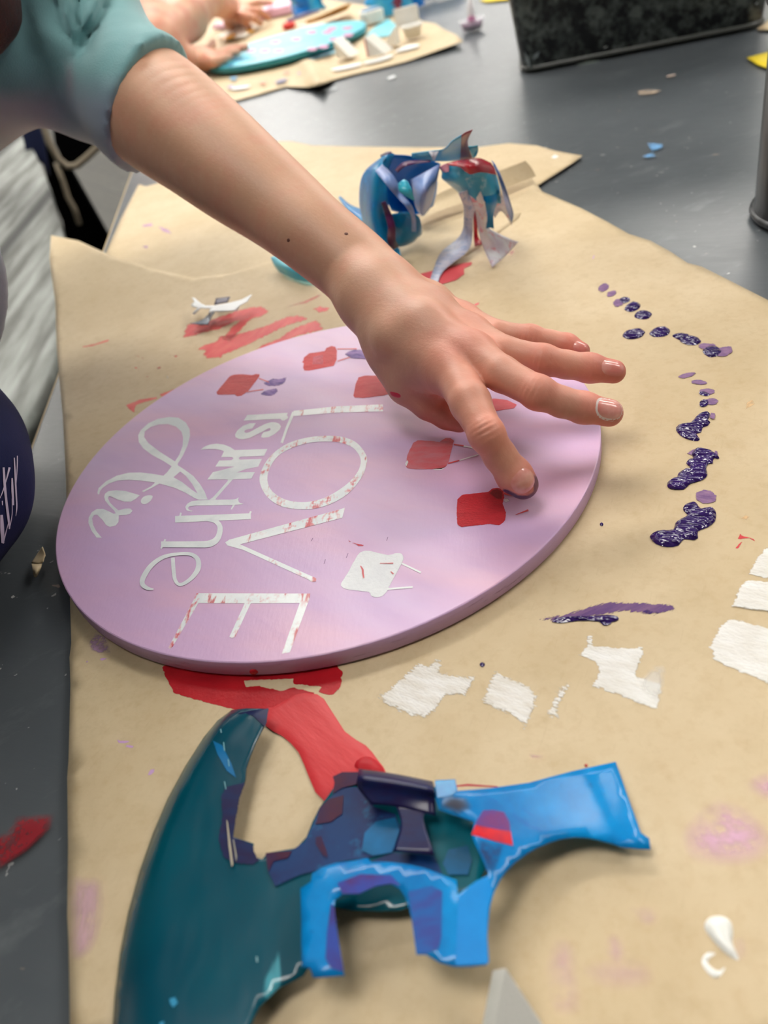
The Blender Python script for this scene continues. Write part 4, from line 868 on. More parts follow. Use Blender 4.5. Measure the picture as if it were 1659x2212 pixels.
T = Field((-.60, -.50, -.28), (.0, .48, .58), .006)  # unseen upper torso and other arm, enlarged to block lamp light at lower left
for a, b, ra, rb_ in (((-.17, .25, .30), (-.24, .08, .42), .060, .092), ((-.24, .08, .42), (-.25, -.16, .45), .095, .085), ((-.25, -.16, .45), (-.31, -.32, .28), .068, .052), ((-.31, -.32, .28), (-.30, -.40, .14), .052, .046), ((-.25, .0, .42), (-.36, .03, .15), .10, .11), ((-.36, .03, .15), (-.41, .03, -.14), .11, .12), ((-.17, .25, .30), tuple(tor[0][0]), .060, .058)):
    T.cone(a, b, ra, rb_, .04)
VT, QT = T.mesh(2); QT = QT+len(VS); VS = np.concatenate([VS, VT]); QS = np.concatenate([QS, QT])
shirt = np_mesh('shirt', VS, QS, sh.m, person); shirt['label'] = 'teal and grey tie-dyed short sleeved shirt'
n = len(VS); dd = VS-CP; zz = dd @ CF; px = W/2+FPX*(dd @ CR)/zz; py = H/2-FPX*(dd @ CU)/zz
C = np.tile(np.array(lin((128, 176, 178))[:3]), (n, 1))
C = lerp(C, (150, 160, 178), np.clip((py-150)/80, 0, 1)*np.clip((520-py)/60, 0, 1)*.9); C = lerp(C, (98, 140, 146), np.clip((120-px)/100, 0, 1)*.7)
C = lerp(C, (168, 130, 172), np.exp(-((px-262)/8)**2-((py-262)/25)**2)*.6); C = lerp(C, (190, 120, 140), np.exp(-((px-150)/10)**2-((py-170)/45)**2)*.35)
C = lerp(C, (180, 160, 180), np.clip((py-185)/40, 0, 1)*np.clip((150-px)/60, 0, 1)*.5)
set_col(shirt, C)

# ---- apron front and its script
navy = M('navy apron twill', (20, 26, 62), .85, .25); wv = navy.noise(1800, 2); navy.bump(wv, .4, .0005); q = navy.noise(22, 3); navy.base(navy.mix(navy.ramp(q, [(.4, 0.0), (.7, 1.0)]), (18, 24, 60), (26, 32, 72)))
A_ = Field((-.34, -.20, -.16), (-.10, .16, .16), .003)
A_.cone(PD(-250, 850, .39), PD(-140, 975, .355), .048, .0345, .02); A_.cone(PD(-140, 975, .355), PD(-136, 1060, .335), .0345, .0325, .02); A_.cone(PD(-136, 1060, .335), PD(-235, 1180, .31), .0325, .030, .02); A_.cone(PD(-235, 1180, .31), PD(-430, 1260, .31), .03, .04, .02)
VA, QA = A_.mesh(3); apron = np_mesh('apron', VA, QA, navy.m, person); apron['label'] = 'navy apron with pale script lettering'
bva = BVHTree.FromPolygons([tuple(v) for v in VA], [tuple(int(i) for i in q) for q in QA])
scr = plain('pale script print', (200, 190, 208), .6); VS_, FS_ = [], []
for pts, ws_ in (([(30, 1010), (42, 1200), (56, 1350), (74, 1500), (90, 1640)], [20, 26, 24, 26, 14]), ([(92, 1010), (60, 1130), (20, 1260), (-10, 1330)], [22, 12, 10, 6]), ([(140, 910), (150, 1100), (160, 1300), (165, 1420), (155, 1510)], [10, 16, 16, 14, 6]),
                 ([(118, 1120), (122, 1250), (130, 1400)], [14, 24, 18]), ([(172, 890), (170, 1000), (160, 1180)], [10, 10, 5]), ([(8, 1500), (14, 1650), (20, 1790)], [28, 40, 30]), ([(22, 1795), (60, 1650), (84, 1560)], [16, 8, 6]), ([(86, 1645), (106, 1560), (118, 1470), (116, 1330)], [12, 9, 8, 6]), ([(16, 1355), (17, 1400)], [12, 10])):
    c_, n_, w_ = ribbon([(x/4.807, 800+y/4.807) for x, y in pts], [v/4.807 for v in ws_]); s0 = len(VS_); ok = True; tmp = []
    for a, b in zip(c_-n_*w_, c_+n_*w_):
        for q in (a, b):
            D = atd(q[0], q[1], 1.0)-CP; D /= np.linalg.norm(D); h = bva.ray_cast(Vector(CP), Vector(D))
            tmp.append(np.array(h[0])+np.array(h[1])*.0004 if h[0] is not None else None)
    tmp2 = []
    for i in range(0, len(tmp), 2):
        if tmp[i] is not None and tmp[i+1] is not None: tmp2 += [tmp[i], tmp[i+1]]
    if len(tmp2) >= 4:
        VS_ += tmp2; FS_ += [(s0+2*i, s0+2*i+1, s0+2*i+3, s0+2*i+2) for i in range(len(tmp2)//2-1)]
if VS_: new_mesh('script_lettering', VS_, FS_, scr, apron, False)

# ---- hair falling beside the face into the top left corner
HR = Field(HC-np.array([.14, .16, .34]), HC+np.array([.14, .34, .14]), .005)
HR.cone(HC-fdir*.02+fu*.02, HC-fdir*.035-fu*.03, .088, .080, .02); HR.cone(HC-fr*.06, PD(-95, -70, .40), .035, .026, .02); HR.cone(PD(-95, -70, .40), PD(-72, 5, .395), .026, .0235, .01); HR.cone(PD(-72, 5, .395), PD(-82, 50, .395), .0235, .018, .01)
HR.cone(HC-fdir*.03-fu*.05, HC-fdir*.04-fu*.14, .06, .03, .02)
VR, QR = HR.mesh(2); hm = M('dark red brown hair', (52, 16, 18), .5); q = hm.noise(60, 4, .6, (6, 6, .6)); hm.base(hm.mix(q, (40, 12, 14), (76, 26, 24))); hm.bump(q, .5, .003)
np_mesh('hair', VR, QR, hm.m, person)['label'] = 'dark reddish brown hair'
# ================================================================== films, scraps, tools on the table
def filmmat(name, c1, c2, rough=.3, scale=40, stretch=(1, 1, 1), rot=0, lo=.4, hi=.62, c3=None, trans=0.0, coat=.5):
    p = M(name, c1, rough, .3); n = p.noise(scale, 4, .6, stretch, rot); c = p.mix(p.ramp(n, [(lo, 0.0), (hi, 1.0)]), c1, c2)
    if c3: c = p.mix(p.ramp(p.noise(scale*2.2, 4, .65, stretch, rot, 0, (5, 1, 2)), [(.56, 0.0), (.66, 1.0)]), c, c3)
    p.base(c); p.b.inputs['Coat Weight'].default_value = coat*.2; p.b.inputs['Coat Roughness'].default_value = .18; p.b.inputs['Subsurface Weight'].default_value = 0
    if trans: p.b.inputs['Alpha'].default_value = 1-trans
    return p.m
def poly_d(X, P):
    Q = np.c_[np.ravel(X[0]), np.ravel(X[1])]; d = np.full(len(Q), 1e9)
    for a, b in zip(P[:-1], P[1:]):
        ab = b-a; t = np.clip(((Q-a) @ ab)/(ab @ ab), 0, 1); d = np.minimum(d, np.linalg.norm(Q-(a+t[:, None]*ab), axis=1))
    return d
# ---- dark teal sheet, bulging up along its left arc
arc_px = [(500, 1534), (470, 1556), (440, 1592), (400, 1655), (362, 1725), (330, 1800), (302, 1880), (277, 1970), (259, 2060), (248, 2150), (240, 2270)]
arc_w = np.array([at(x, y, .0018)[:2] for x, y in arc_px])
def zteal(x, y):
    d = poly_d((x, y), arc_w); s_ = np.clip(d/.014, 0, 1)
    X = np.ravel(x); right = np.clip((X-.0+.00)/.05, 0, 1)
    return .0022+np.sin(s_*math.pi/2)*.0075*np.clip(1-np.clip((d-.014)/.05, 0, 1)*.35, 0, 1)
tealm = M('dark teal painted plastic', (4, 84, 98), .22, .6)
q1, q2, q3 = tealm.noise(9, 3), tealm.noise(320, 3, .6, (1, .3, 1), .2), tealm.noise(150, 2, .5, (1, .25, 1), .1)
c = tealm.mix(tealm.ramp(q1, [(.35, 0.0), (.65, 1.0)]), (0, 66, 84), (2, 96, 110)); c = tealm.mix(tealm.ramp(q3, [(.73, 0.0), (.76, 1.0)]), c, (70, 150, 165)); tealm.base(c); tealm.bump(q2, .12, .0004); tealm.rough(tealm.math('ADD', tealm.math('MULTIPLY', q2, .2), .10))
teal_px = arc_px+[(520, 2270), (548, 2200), (560, 2175), (600, 2135), (655, 2108), (690, 2050), (700, 2000), (716, 1958), (760, 1966), (820, 1968), (868, 1966), (900, 1950), (1020, 1930), (1060, 1860), (1030, 1760), (940, 1700), (800, 1672), (770, 1668), (735, 1680), (715, 1710), (690, 1745), (675, 1775), (662, 1808), (640, 1832), (578, 1842), (566, 1856), (552, 1852), (545, 1838), (548, 1822), (503, 1808), (508, 1770), (515, 1720), (530, 1685), (532, 1660), (540, 1635), (552, 1605), (570, 1570), (580, 1531)]
teal = film('plastic_stencil_sheet', teal_px, tealm.m, None, zf=zteal, sp=.0025, thick=.0004)
tag(teal, 'glossy dark teal painted plastic sheet with a curved left edge, in front of the board', 'stencil sheet')
def tp(name, P, mat, lab, lift=.0004, parent=None, zf=zteal, **kw):
    o = film(name, P, mat, parent or teal, zf=zf, lift=lift, sp=.0016, **kw); o['label'] = lab; return o
NV = filmmat('navy overpaint', (22, 34, 78), (30, 22, 66), .3, 90, (1, 3, 1), .3)
NV2 = filmmat('blue navy overpaint', (14, 54, 104), (24, 36, 84), .3, 60, c3=(10, 84, 130))
MR = filmmat('maroon overpaint', (66, 16, 48), (48, 20, 62), .3, 120)
BLT = filmmat('sky blue underpaint', (8, 104, 158), (10, 84, 122), .3, 50)
tp('paint_patch', [(480, 1765), (478, 1720), (488, 1700), (530, 1690), (518, 1722), (510, 1765), (503, 1808), (545, 1824), (548, 1840), (560, 1858), (545, 1868), (500, 1862), (482, 1850), (472, 1810)], NV, 'navy band round the cut-out', rag=.0002)
tp('paint_patch', cv((450, 190), (480, 165), (585, 170), (590, 235), (670, 262), (690, 312), (660, 400), (580, 418), (470, 432), (372, 470), (330, 480), (240, 522), (215, 470), (208, 404), (300, 392), (345, 362), (375, 300), (400, 240)), NV2, 'mottled blue navy', lift=.0006)
tp('paint_patch', cv((446, 128), (480, 112), (540, 112), (545, 152), (480, 168), (445, 190), (452, 150)), MR, 'maroon', lift=.0009)
tp('paint_patch', cv((205, 402), (300, 395), (285, 420), (235, 430), (215, 470)), MR, 'maroon', lift=.0009)
tp('paint_patch', cv((385, 345), (405, 342), (425, 400), (428, 418), (410, 410), (385, 370)), MR, 'maroon streak', lift=.0009)
tp('paint_patch', cv((400, 240), (430, 210), (485, 195), (480, 260), (440, 290), (385, 300)), MR, 'maroon', lift=.0009)
tp('paint_patch', cv((560, 330), (600, 290), (670, 275), (685, 320), (660, 400), (590, 412), (550, 395)), BLT, 'sky blue', lift=.0009, sm=2) if False else tp('paint_patch', cv((560, 330), (600, 290), (670, 275), (685, 320), (660, 400), (590, 412), (550, 395)), BLT, 'sky blue', lift=.0009)
tp('paint_patch', cv((840, 440), (860, 390), (930, 375), (945, 430), (930, 480), (860, 480)), BLT, 'sky blue', lift=.0006)
tp('paint_patch', cv((580, 432), (660, 402), (810, 412), (840, 480), (800, 468), (700, 440)), NV2, 'blue navy', lift=.0006)
tp('paint_patch', [(540, 1535), (580, 1530), (576, 1560), (572, 1570), (545, 1545), (510, 1542)], NV, 'navy tip')
tp('paint_patch', [(460, 1600), (480, 1610), (500, 1650), (510, 1680), (490, 1665), (470, 1630)], BLT, 'sky blue streak')
tp('scratch', [(489, 1770), (492, 1775), (500, 1835), (504, 1868), (500, 1872), (494, 1830)], plain('pale scratch', (170, 160, 140), .5), 'pale scratch', lift=.001)
tp('scratch', [(503, 1815), (505, 1812), (512, 1850), (510, 1862)], plain('pale scratch b', (140, 136, 124), .5), 'pale scratch', lift=.001)
tp('paint_fleck', [(366, 2158), (378, 2154), (384, 2166), (374, 2176), (368, 2168)], filmmat('light blue fleck', (60, 150, 190), (20, 120, 160)), 'light blue fleck')
tp('paint_fleck', [(345, 2209), (355, 2206), (352, 2216), (344, 2216)], filmmat('light blue fleck b', (60, 150, 190), (20, 120, 160)), 'light blue fleck')
for P in ([(476, 1575), (478, 1575), (479, 1583), (477, 1583)], [(482, 1603), (484, 1603), (486, 1622), (484, 1622)], [(492, 1640), (494, 1640), (496, 1655), (494, 1655)], [(484, 1688), (486, 1688), (489, 1705), (487, 1705)], [(553, 2066), (556, 2066), (557, 2078), (554, 2078)]): tp('paint_fleck', P, filmmat('pale fleck', (150, 190, 196), (110, 170, 180)) if False else tealfleck if 'tealfleck' in globals() else globals().setdefault('tealfleck', filmmat('pale fleck', (150, 190, 196), (110, 170, 180))), 'pale fleck', lift=.0006)
# ---- bright blue cut sheet lying over it
def zblue(x, y):
    X, Y = np.ravel(x), np.ravel(y)
    base = .0125-.0095*np.clip((X-.022)/.035, 0, 1)
    return base+.003*np.clip((-.175-Y)/.03, 0, 1)
bl = M('bright blue painted vinyl', (4, 142, 224), .22, .3)
q1, q2 = bl.noise(38, 4, .65), bl.noise(260, 4, .7); 
c = bl.mix(bl.ramp(q1, [(.38, 0.0), (.62, 1.0)]), (4, 134, 204), (8, 108, 176)); c = bl.mix(bl.math('MULTIPLY', bl.ramp(bl.noise(22, 5, .7, (1, 3, 1), .7), [(.6, 0.0), (.7, 1.0)]), .5), c, (40, 70, 160)); c = bl.mix(bl.math('MULTIPLY', bl.ramp(q2, [(.66, 0.0), (.72, 1.0)]), .4), c, (20, 60, 120)); bl.base(c)
bl.bump(q2, .12, .0005); bl.b.inputs['Coat Weight'].default_value = .1; bl.b.inputs['Coat Roughness'].default_value = .2
blue_px = cv((812, 142), (885, 138), (893, 180), (1010, 170), (1150, 150), (1300, 110), (1460, 75), (1500, 190), (1550, 330), (1580, 350), (1585, 388), (1540, 386), (1480, 380), (1450, 368), (1400, 355), (1360, 347), (1310, 345), (1260, 352), (1220, 365), (1180, 382), (1140, 405), (1100, 435), (1070, 465), (1045, 500), (1025, 540), (1010, 590), (1003, 650), (1000, 700), (1003, 750), (1006, 790), (995, 802), (940, 808), (880, 808), (830, 795), (780, 765), (745, 765), (737, 700), (730, 650), (720, 600), (705, 560), (685, 530), (655, 512), (600, 520), (540, 548), (480, 550), (455, 568), (450, 600), (458, 660), (470, 740), (487, 840), (430, 845), (375, 848), (365, 815), (335, 810), (333, 730), (333, 650), (330, 530), (368, 505), (372, 475), (410, 452), (460, 437), (520, 430), (570, 420), (585, 435), (640, 434), (700, 440), (760, 452), (800, 465), (850, 485), (890, 500), (893, 552), (960, 502), (1005, 480), (985, 430), (945, 345), (952, 288), (880, 265), (825, 245), (812, 200))
blue = film('vinyl_stencil_cutout', blue_px, bl.m, None, zf=zblue, sp=.0025, thick=.00045)
tag(blue, 'bright blue painted vinyl cutout with an arch and two legs, overlapping the teal sheet', 'stencil cutout')
bp = lambda P, m, lab, **kw: tp('paint_patch', cv(*P), m, lab, parent=blue, zf=zblue, lift=.0003, **kw)
bp([(985, 250), (1022, 248), (1060, 256), (1078, 290), (1083, 325), (960, 305), (958, 292)], filmmat('purple glaze', (84, 52, 130), (110, 44, 110), .35, 200), 'purple')
bp([(958, 300), (1020, 315), (1084, 325), (1092, 376), (1010, 355), (942, 336)], filmmat('red glaze', (206, 28, 40), (170, 30, 60), .3, 200), 'red')
bp([(962, 350), (1060, 370), (1050, 420), (1020, 480), (990, 470), (985, 430), (960, 380)], veil('navy stipple', (18, 30, 90), .75, 500, edge=.001), 'navy stipple')
bp([(463, 510), (545, 478), (655, 482), (690, 520), (655, 512), (600, 520), (540, 548), (480, 548)], filmmat('violet shade paint', (40, 60, 150), (70, 36, 110), .35, 150), 'violet')
bp([(716, 540), (800, 520), (838, 540), (835, 700), (825, 745), (780, 763), (748, 762), (732, 650)], filmmat('deep blue overpaint', (10, 84, 160), (40, 62, 140), .35, 90, (1, 3, 1)), 'deeper blue')
bp([(440, 580), (452, 600), (458, 660), (470, 740), (485, 828), (440, 815), (420, 780), (425, 690)], filmmat('violet blue overpaint', (36, 62, 150), (52, 44, 120), .35, 120), 'violet blue')
bp([(812, 145), (884, 140), (890, 180), (870, 200), (820, 205)], filmmat('cyan overpaint', (30, 150, 200), (20, 120, 180), .3, 90), 'cyan')
bp([(820, 205), (880, 190), (930, 205), (950, 240), (900, 268), (830, 245)], veil('black stipple', (10, 14, 40), .8, 420, edge=.002), 'black stipple')
bp([(896, 560), (960, 505), (1002, 486), (1020, 530), (1003, 600), (998, 700), (1003, 798), (885, 805)], filmmat('flat blue overpaint', (6, 136, 212), (6, 124, 200), .3, 40), 'flat blue')
# rolled navy strip on top of both
def surf(name, grid, mat, parent, thick=.0003, k=5, lab=None, px=True):
    """a smooth sheet through measured points: rows of (pixel x, pixel y, height)"""
    G_ = np.array([[at(*q) if px else q for q in r] for r in grid])
    A = np.array([cr_spline(r, k) for r in G_]); B = np.array([cr_spline(A[:, j], k) for j in range(A.shape[1])]).transpose(1, 0, 2)
    nr, nc = B.shape[:2]; Fs = [(i*nc+j, (i+1)*nc+j, (i+1)*nc+j+1, i*nc+j+1) for i in range(nr-1) for j in range(nc-1)]
    o = new_mesh(name, B.reshape(-1, 3), Fs, mat, parent); sm = o.modifiers.new('solid', 'SOLIDIFY'); sm.thickness = thick; sm.offset = 0
    if lab: o['label'] = lab
    return o
def strip(name, pts, wpx, mat, parent, **kw):
    """a band following (x, y, height) with a width in pixels"""
    P = cr_spline(np.array([list(p)+[w_] for p, w_ in zip(pts, wpx)], float), 6); d = np.gradient(P[:, :2], axis=0); d /= np.linalg.norm(d, axis=1)[:, None]
    A = [at(x-dy*w_/2, y+dx*w_/2, z) for (x, y, z, w_), (dx, dy) in zip(P, d)]; B = [at(x+dy*w_/2, y-dx*w_/2, z) for (x, y, z, w_), (dx, dy) in zip(P, d)]
    V = [p for ab in zip(A, B) for p in ab]; o = new_mesh(name, V, [(2*i, 2*i+1, 2*i+3, 2*i+2) for i in range(len(P)-1)], mat, parent)
    sm = o.modifiers.new('solid', 'SOLIDIFY'); sm.thickness = .0003; sm.offset = 0
    if kw.get('lab'): o['label'] = kw['lab']
    return o
z_ = .0135
surf('rolled_strip', [[(775, 1662, z_), (850, 1672, z_), (935, 1689, z_)], [(773, 1678, z_+.003), (850, 1688, z_+.003), (938, 1706, z_+.003)], [(772, 1700, z_+.001), (852, 1712, z_+.001), (940, 1728, z_)], [(802, 1738, z_-.001), (852, 1742, z_-.001), (941, 1762, z_-.001)]], NV, teal, lab='rolled navy strip')
surf('hanging_strip', [[(855, 1738, z_-.001), (885, 1742, z_-.001), (922, 1752, z_-.001)], [(866, 1785, z_-.001), (890, 1785, z_-.001), (915, 1772, z_-.001)], [(848, 1840, z_-.001), (890, 1843, z_-.001), (939, 1847, z_-.001)]], NV, teal, lab='waisted navy strip')
sliver = loft('paint_sliver', [[at(664, 2044, .0150), at(668, 2038, .0150), at(668, 2044, .0142)], [at(720, 1994, .0150), at(735, 1982, .0150), at(728, 1995, .0142)]], plain('olive sliver', (44, 58, 54), .5), blue)
sliver['label'] = 'thin olive sliver'

# ---- white sponge wedge at the bottom edge
foam = M('white sponge foam', (226, 223, 214), .9, .2); foam.bump(foam.noise(1400, 2), .5, .0004)
def prism(name, tri, ext, mat, parent=None, bevel=.0006):
    bm = bmesh.new(); a = [bm.verts.new(tuple(p)) for p in tri]; b = [bm.verts.new(tuple(p+ext)) for p in tri]; n = len(tri)
    bm.faces.new(a); bm.faces.new(b[::-1])
    for i in range(n): bm.faces.new((a[i], b[i], b[(i+1) % n], a[(i+1) % n]))
    bmesh.ops.recalc_face_normals(bm, faces=bm.faces); return bm_obj(name, bm, mat, parent, bevel=bevel)
A = at(1093, 2086, .016); B = at(1052, 2300, .0015); Cc = at(1232, 2300, .0015)
o = prism('sponge_wedge', [A, B, Cc], at(1062, 2092, .014)-A, foam.m); tag(o, 'white foam sponge wedge standing at the bottom edge of the kraft paper', 'sponge')

# ---- crumpled blue film
CB = filmmat('teal blue film', (14, 128, 176), (8, 104, 168), .3, 45, (1, 2, 1), .3, c3=(0, 128, 200))
CD = filmmat('deep blue film', (6, 112, 200), (12, 128, 214), .3, 40)
CLI = filmmat('lilac grey film', (132, 144, 188), (108, 136, 190), .35, 50)
CCY = filmmat('cyan film', (40, 160, 190), (70, 186, 200), .3, 40)
CPU = filmmat('dark plum film', (52, 34, 78), (84, 30, 74), .3, 60)
CRD = filmmat('red brown film', (140, 46, 62), (120, 70, 100), .3, 60)
CSK = filmmat('sky blue film', (26, 158, 224), (86, 182, 214), .3, 30)
cb_ = thing('crumpled_vinyl_film', at(850, 515, .002), 'crumpled blue and teal vinyl film curled up behind the wrist', 'vinyl film')
surf('outer_wall', [[(826, 338, .066), (840, 330, .068), (852, 332, .066)], [(785, 375, .055), (815, 372, .060), (836, 378, .056)], [(776, 430, .038), (806, 430, .044), (838, 440, .040)], [(784, 480, .022), (810, 480, .030), (846, 474, .026)], [(796, 538, .006), (830, 540, .012), (852, 524, .012)]], CB, cb_)
surf('inner_bowl', [[(846, 334, .064), (882, 336, .060), (925, 345, .056), (952, 354, .052)], [(832, 375, .050), (872, 385, .042), (912, 378, .042), (948, 368, .046)], [(830, 420, .035), (872, 424, .026), (908, 430, .026), (938, 410, .032)], [(846, 455, .022), (876, 462, .016), (906, 462, .018), (926, 444, .026)]], CD, cb_, lab='deep blue inside')
surf('front_leaf', [[(888, 388, .052), (918, 372, .057), (952, 353, .060)], [(892, 412, .048), (916, 412, .052), (942, 398, .050)], [(896, 440, .038), (914, 444, .040), (934, 432, .036)], [(902, 455, .030), (913, 466, .026), (926, 454, .026)]], CLI, cb_, lab='lilac grey leaf')
surf('edge_curl', [[(936, 392, .050), (945, 392, .046)], [(932, 430, .038), (942, 420, .036)], [(918, 458, .026), (936, 444, .026)]], CD, cb_, lab='deep blue rim')
surf('teal_spot', [[(860, 396, .060), (872, 388, .060), (880, 392, .060)], [(862, 412, .056), (880, 410, .056), (890, 412, .056)], [(876, 424, .052), (888, 430, .050), (896, 434, .048)]], CCY, cb_, lab='light teal patch')
surf('lower_loop', [[(846, 462, .032), (878, 458, .036), (904, 468, .032), (911, 488, .022)], [(846, 492, .020), (876, 492, .022), (902, 500, .018), (910, 506, .012)], [(848, 532, .006), (868, 532, .005), (890, 524, .005), (903, 512, .006)]], CB, cb_)
strip('curled_band', [(818, 362, .066), (838, 384, .063), (852, 404, .058), (864, 424, .052), (884, 446, .046), (893, 470, .036), (894, 500, .022)], [20, 24, 20, 12, 12, 9, 9], CLI, cb_, lab='lilac grey band')
strip('plum_stripe', [(828, 436, .047), (838, 462, .038), (846, 492, .030), (846, 520, .020), (856, 536, .012)], [10, 14, 16, 18, 14], CPU, cb_, lab='dark plum')
strip('tail', [(733, 425, .024), (752, 446, .020), (780, 464, .016), (806, 482, .012), (830, 510, .008)], [5, 12, 22, 34, 40], CB, cb_)
strip('plum_stripe', [(856, 370, .056), (872, 356, .060), (898, 350, .060), (930, 348, .060)], [8, 9, 7, 4], CPU, cb_, lab='dark plum')
strip('plum_stripe', [(822, 337, .068), (836, 331, .070), (846, 329, .069)], [4, 5, 4], CPU, cb_, lab='dark plum edge')
surf('flat_end', [[(846, 534, .008), (862, 536, .006)], [(850, 556, .003), (866, 552, .003)]], CSK, cb_)
# ---- curled white, blue and red film
WF = filmmat('white film', (222, 224, 230), (206, 196, 212), .35, 60, (1, 3, 1), .8, c3=(214, 150, 168))
WFB = filmmat('white film streaked blue', (208, 206, 220), (180, 186, 210), .35, 80, (1, 3, 1), .8, c3=(110, 146, 196))
REDF = filmmat('red glossy film', (150, 56, 66), (190, 24, 40), .22, 60)
SLF = filmmat('slate blue film', (84, 116, 176), (110, 130, 190), .35, 50)
cw_ = thing('curled_vinyl_film', at(1035, 530, .002), 'curled white, cyan and red vinyl film standing on the kraft paper beside the blue one', 'vinyl film')
surf('top_band', [[(889, 331, .062), (925, 326, .066), (958, 322, .071), (978, 303, .080), (998, 291, .085)], [(889, 336, .060), (925, 338, .062), (960, 334, .064), (980, 325, .068), (998, 320, .070)], [(889, 341, .058), (925, 347, .058), (960, 348, .058), (980, 347, .058), (998, 345, .060)]], CSK, cw_, lab='sky blue')
surf('spike', [[(997, 292, .085), (1008, 285, .087), (1021, 280, .089)], [(996, 315, .073), (1006, 310, .075), (1010, 309, .076)], [(994, 345, .061), (1006, 345, .062), (1022, 346, .061)]], CRD, cw_, lab='red brown spike')
surf('flap', [[(1010, 316, .072), (1022, 316, .072), (1032, 314, .072)], [(1016, 328, .068), (1025, 328, .067), (1033, 325, .068)], [(1020, 340, .063), (1024, 341, .062), (1028, 338, .064)]], CCY, cw_, lab='teal flap')
surf('tear', [[(926, 327, .0665), (936, 326, .067), (950, 323, .069)], [(932, 338, .064), (938, 337, .064), (944, 334, .066)], [(935, 346, .0605), (937, 346, .0605), (939, 346, .0605)]], plain('pale film gap', (214, 216, 226), .5), cw_, lab='pale lilac stripe')
surf('dome', [[(949, 362, .060), (975, 352, .065), (1005, 346, .068), (1035, 344, .066), (1066, 358, .060)], [(955, 372, .057), (982, 368, .062), (1012, 366, .064), (1040, 362, .063), (1068, 368, .057)], [(955, 385, .052), (987, 388, .057), (1020, 384, .058), (1050, 380, .057), (1074, 385, .050)], [(975, 402, .046), (1000, 410, .049), (1025, 412, .050), (1055, 410, .048), (1080, 412, .042)], [(996, 420, .040), (1008, 424, .044), (1028, 432, .044), (1056, 436, .040), (1082, 440, .034)]], filmmat('cyan white film', (60, 160, 196), (44, 144, 186), .28, 40, c3=(150, 196, 216)), cw_, lab='cyan')
surf('red_crown', [[(962, 354, .0655), (985, 348, .068), (1010, 344, .070), (1036, 342, .068), (1060, 352, .0635)], [(975, 358, .0655), (995, 358, .068), (1014, 358, .069), (1036, 354, .068), (1068, 364, .061)], [(990, 356, .0665), (1000, 366, .066), (1016, 376, .064), (1040, 372, .064), (1072, 378, .057)]], REDF, cw_, lab='glossy red')
surf('pink_corner', [[(948, 361, .0615), (960, 354, .0645), (970, 353, .066)], [(954, 366, .060), (963, 364, .062), (970, 362, .063)], [(958, 371, .0585), (964, 372, .060), (969, 370, .061)]], filmmat('pink film', (224, 160, 180), (214, 140, 160)), cw_, lab='pink')
strip('long_leg', [(1006, 412, .050), (1014, 440, .040), (1012, 470, .028), (1010, 500, .016), (998, 530, .008), (966, 556, .005), (946, 585, .003), (934, 618, .003)], [34, 28, 20, 22, 34, 34, 20, 18], WFB, cw_, lab='white streaked blue')
surf('white_leg', [[(1004, 404, .0495), (1018, 398, .0525), (1030, 396, .0535)], [(1018, 432, .044), (1034, 425, .046), (1042, 424, .046)], [(1028, 460, .033), (1042, 462, .034), (1052, 464, .033)], [(1034, 500, .020), (1046, 500, .021), (1056, 492, .022)], [(1046, 540, .009), (1070, 530, .012), (1102, 516, .013)], [(1063, 578, .003), (1090, 555, .005), (1120, 522, .009)]], WF, cw_, lab='white streaked pink')
surf('blue_leg', [[(1042, 405, .0495), (1060, 405, .0475), (1078, 412, .043)], [(1048, 440, .041), (1062, 440, .039), (1074, 436, .037)], [(1052, 470, .030), (1060, 468, .030), (1066, 462, .031)], [(1050, 494, .023), (1058, 492, .023), (1067, 494, .022)]], CB, cw_, lab='teal blue')
surf('far_wall', [[(1062, 346, .062), (1070, 356, .058)], [(1074, 376, .054), (1086, 388, .050)], [(1084, 410, .042), (1100, 430, .036)], [(1090, 440, .028), (1109, 462, .022)], [(1092, 462, .018), (1106, 482, .012)]], SLF, cw_, lab='slate blue')
surf('white_flap', [[(1070, 424, .040), (1082, 420, .040), (1090, 436, .034)], [(1064, 450, .030), (1076, 446, .030), (1096, 458, .024)], [(1068, 472, .022), (1084, 456, .026), (1108, 490, .010)]], WF, cw_, lab='white')
strip('red_spine', [(1025, 452, .030), (1027, 480, .020), (1028, 510, .008), (1034, 530, .004)], [6, 9, 10, 18], REDF, cw_, lab='dark red')
# ---- small film pieces
o = surf('vinyl_scrap', [[(585, 556, .010), (600, 553, .012), (640, 556, .014)], [(592, 572, .007), (618, 578, .010), (660, 584, .012)], [(604, 588, .003), (640, 604, .004), (680, 612, .005)]], filmmat('cyan scrap film', (40, 176, 220), (90, 200, 226), .3, 40), None); tag(o, 'small curled cyan vinyl scrap half hidden under the forearm', 'vinyl scrap')
green_shadow = film('paint_smear', [(600, 588), (640, 596), (680, 606), (690, 622), (655, 618), (615, 604)], veil('green shadow tint', (90, 170, 150), .8, 200, edge=.004), paper, zf=pz, lift=.0006, sp=.002); green_shadow['label'] = 'thin sea green shadow'  # no real smear: the cyan scrap's green shadow, tinted onto the paper
sc = thing('cut_vinyl_scrap', at(470, 670, .003), 'small white forked vinyl scrap with a dark strip across it, beside the red paint', 'vinyl scrap')
def sfilm(name, P, mat, z, lab=None): 
    o = film(name, c8(*P), mat, sc, z0=z, lift=0, sp=.002, thick=.0004)
    if lab: o['label'] = lab
sfilm('forked_piece', [(318, 382), (345, 350), (325, 318), (350, 322), (400, 366), (440, 385), (510, 384), (640, 362), (740, 335), (825, 292), (790, 350), (730, 382), (700, 425), (550, 436), (492, 430), (478, 455), (466, 440), (480, 410), (400, 405), (345, 456), (328, 452), (372, 405), (328, 392)], plain('white scrap film', (228, 232, 234), .4), .0095)
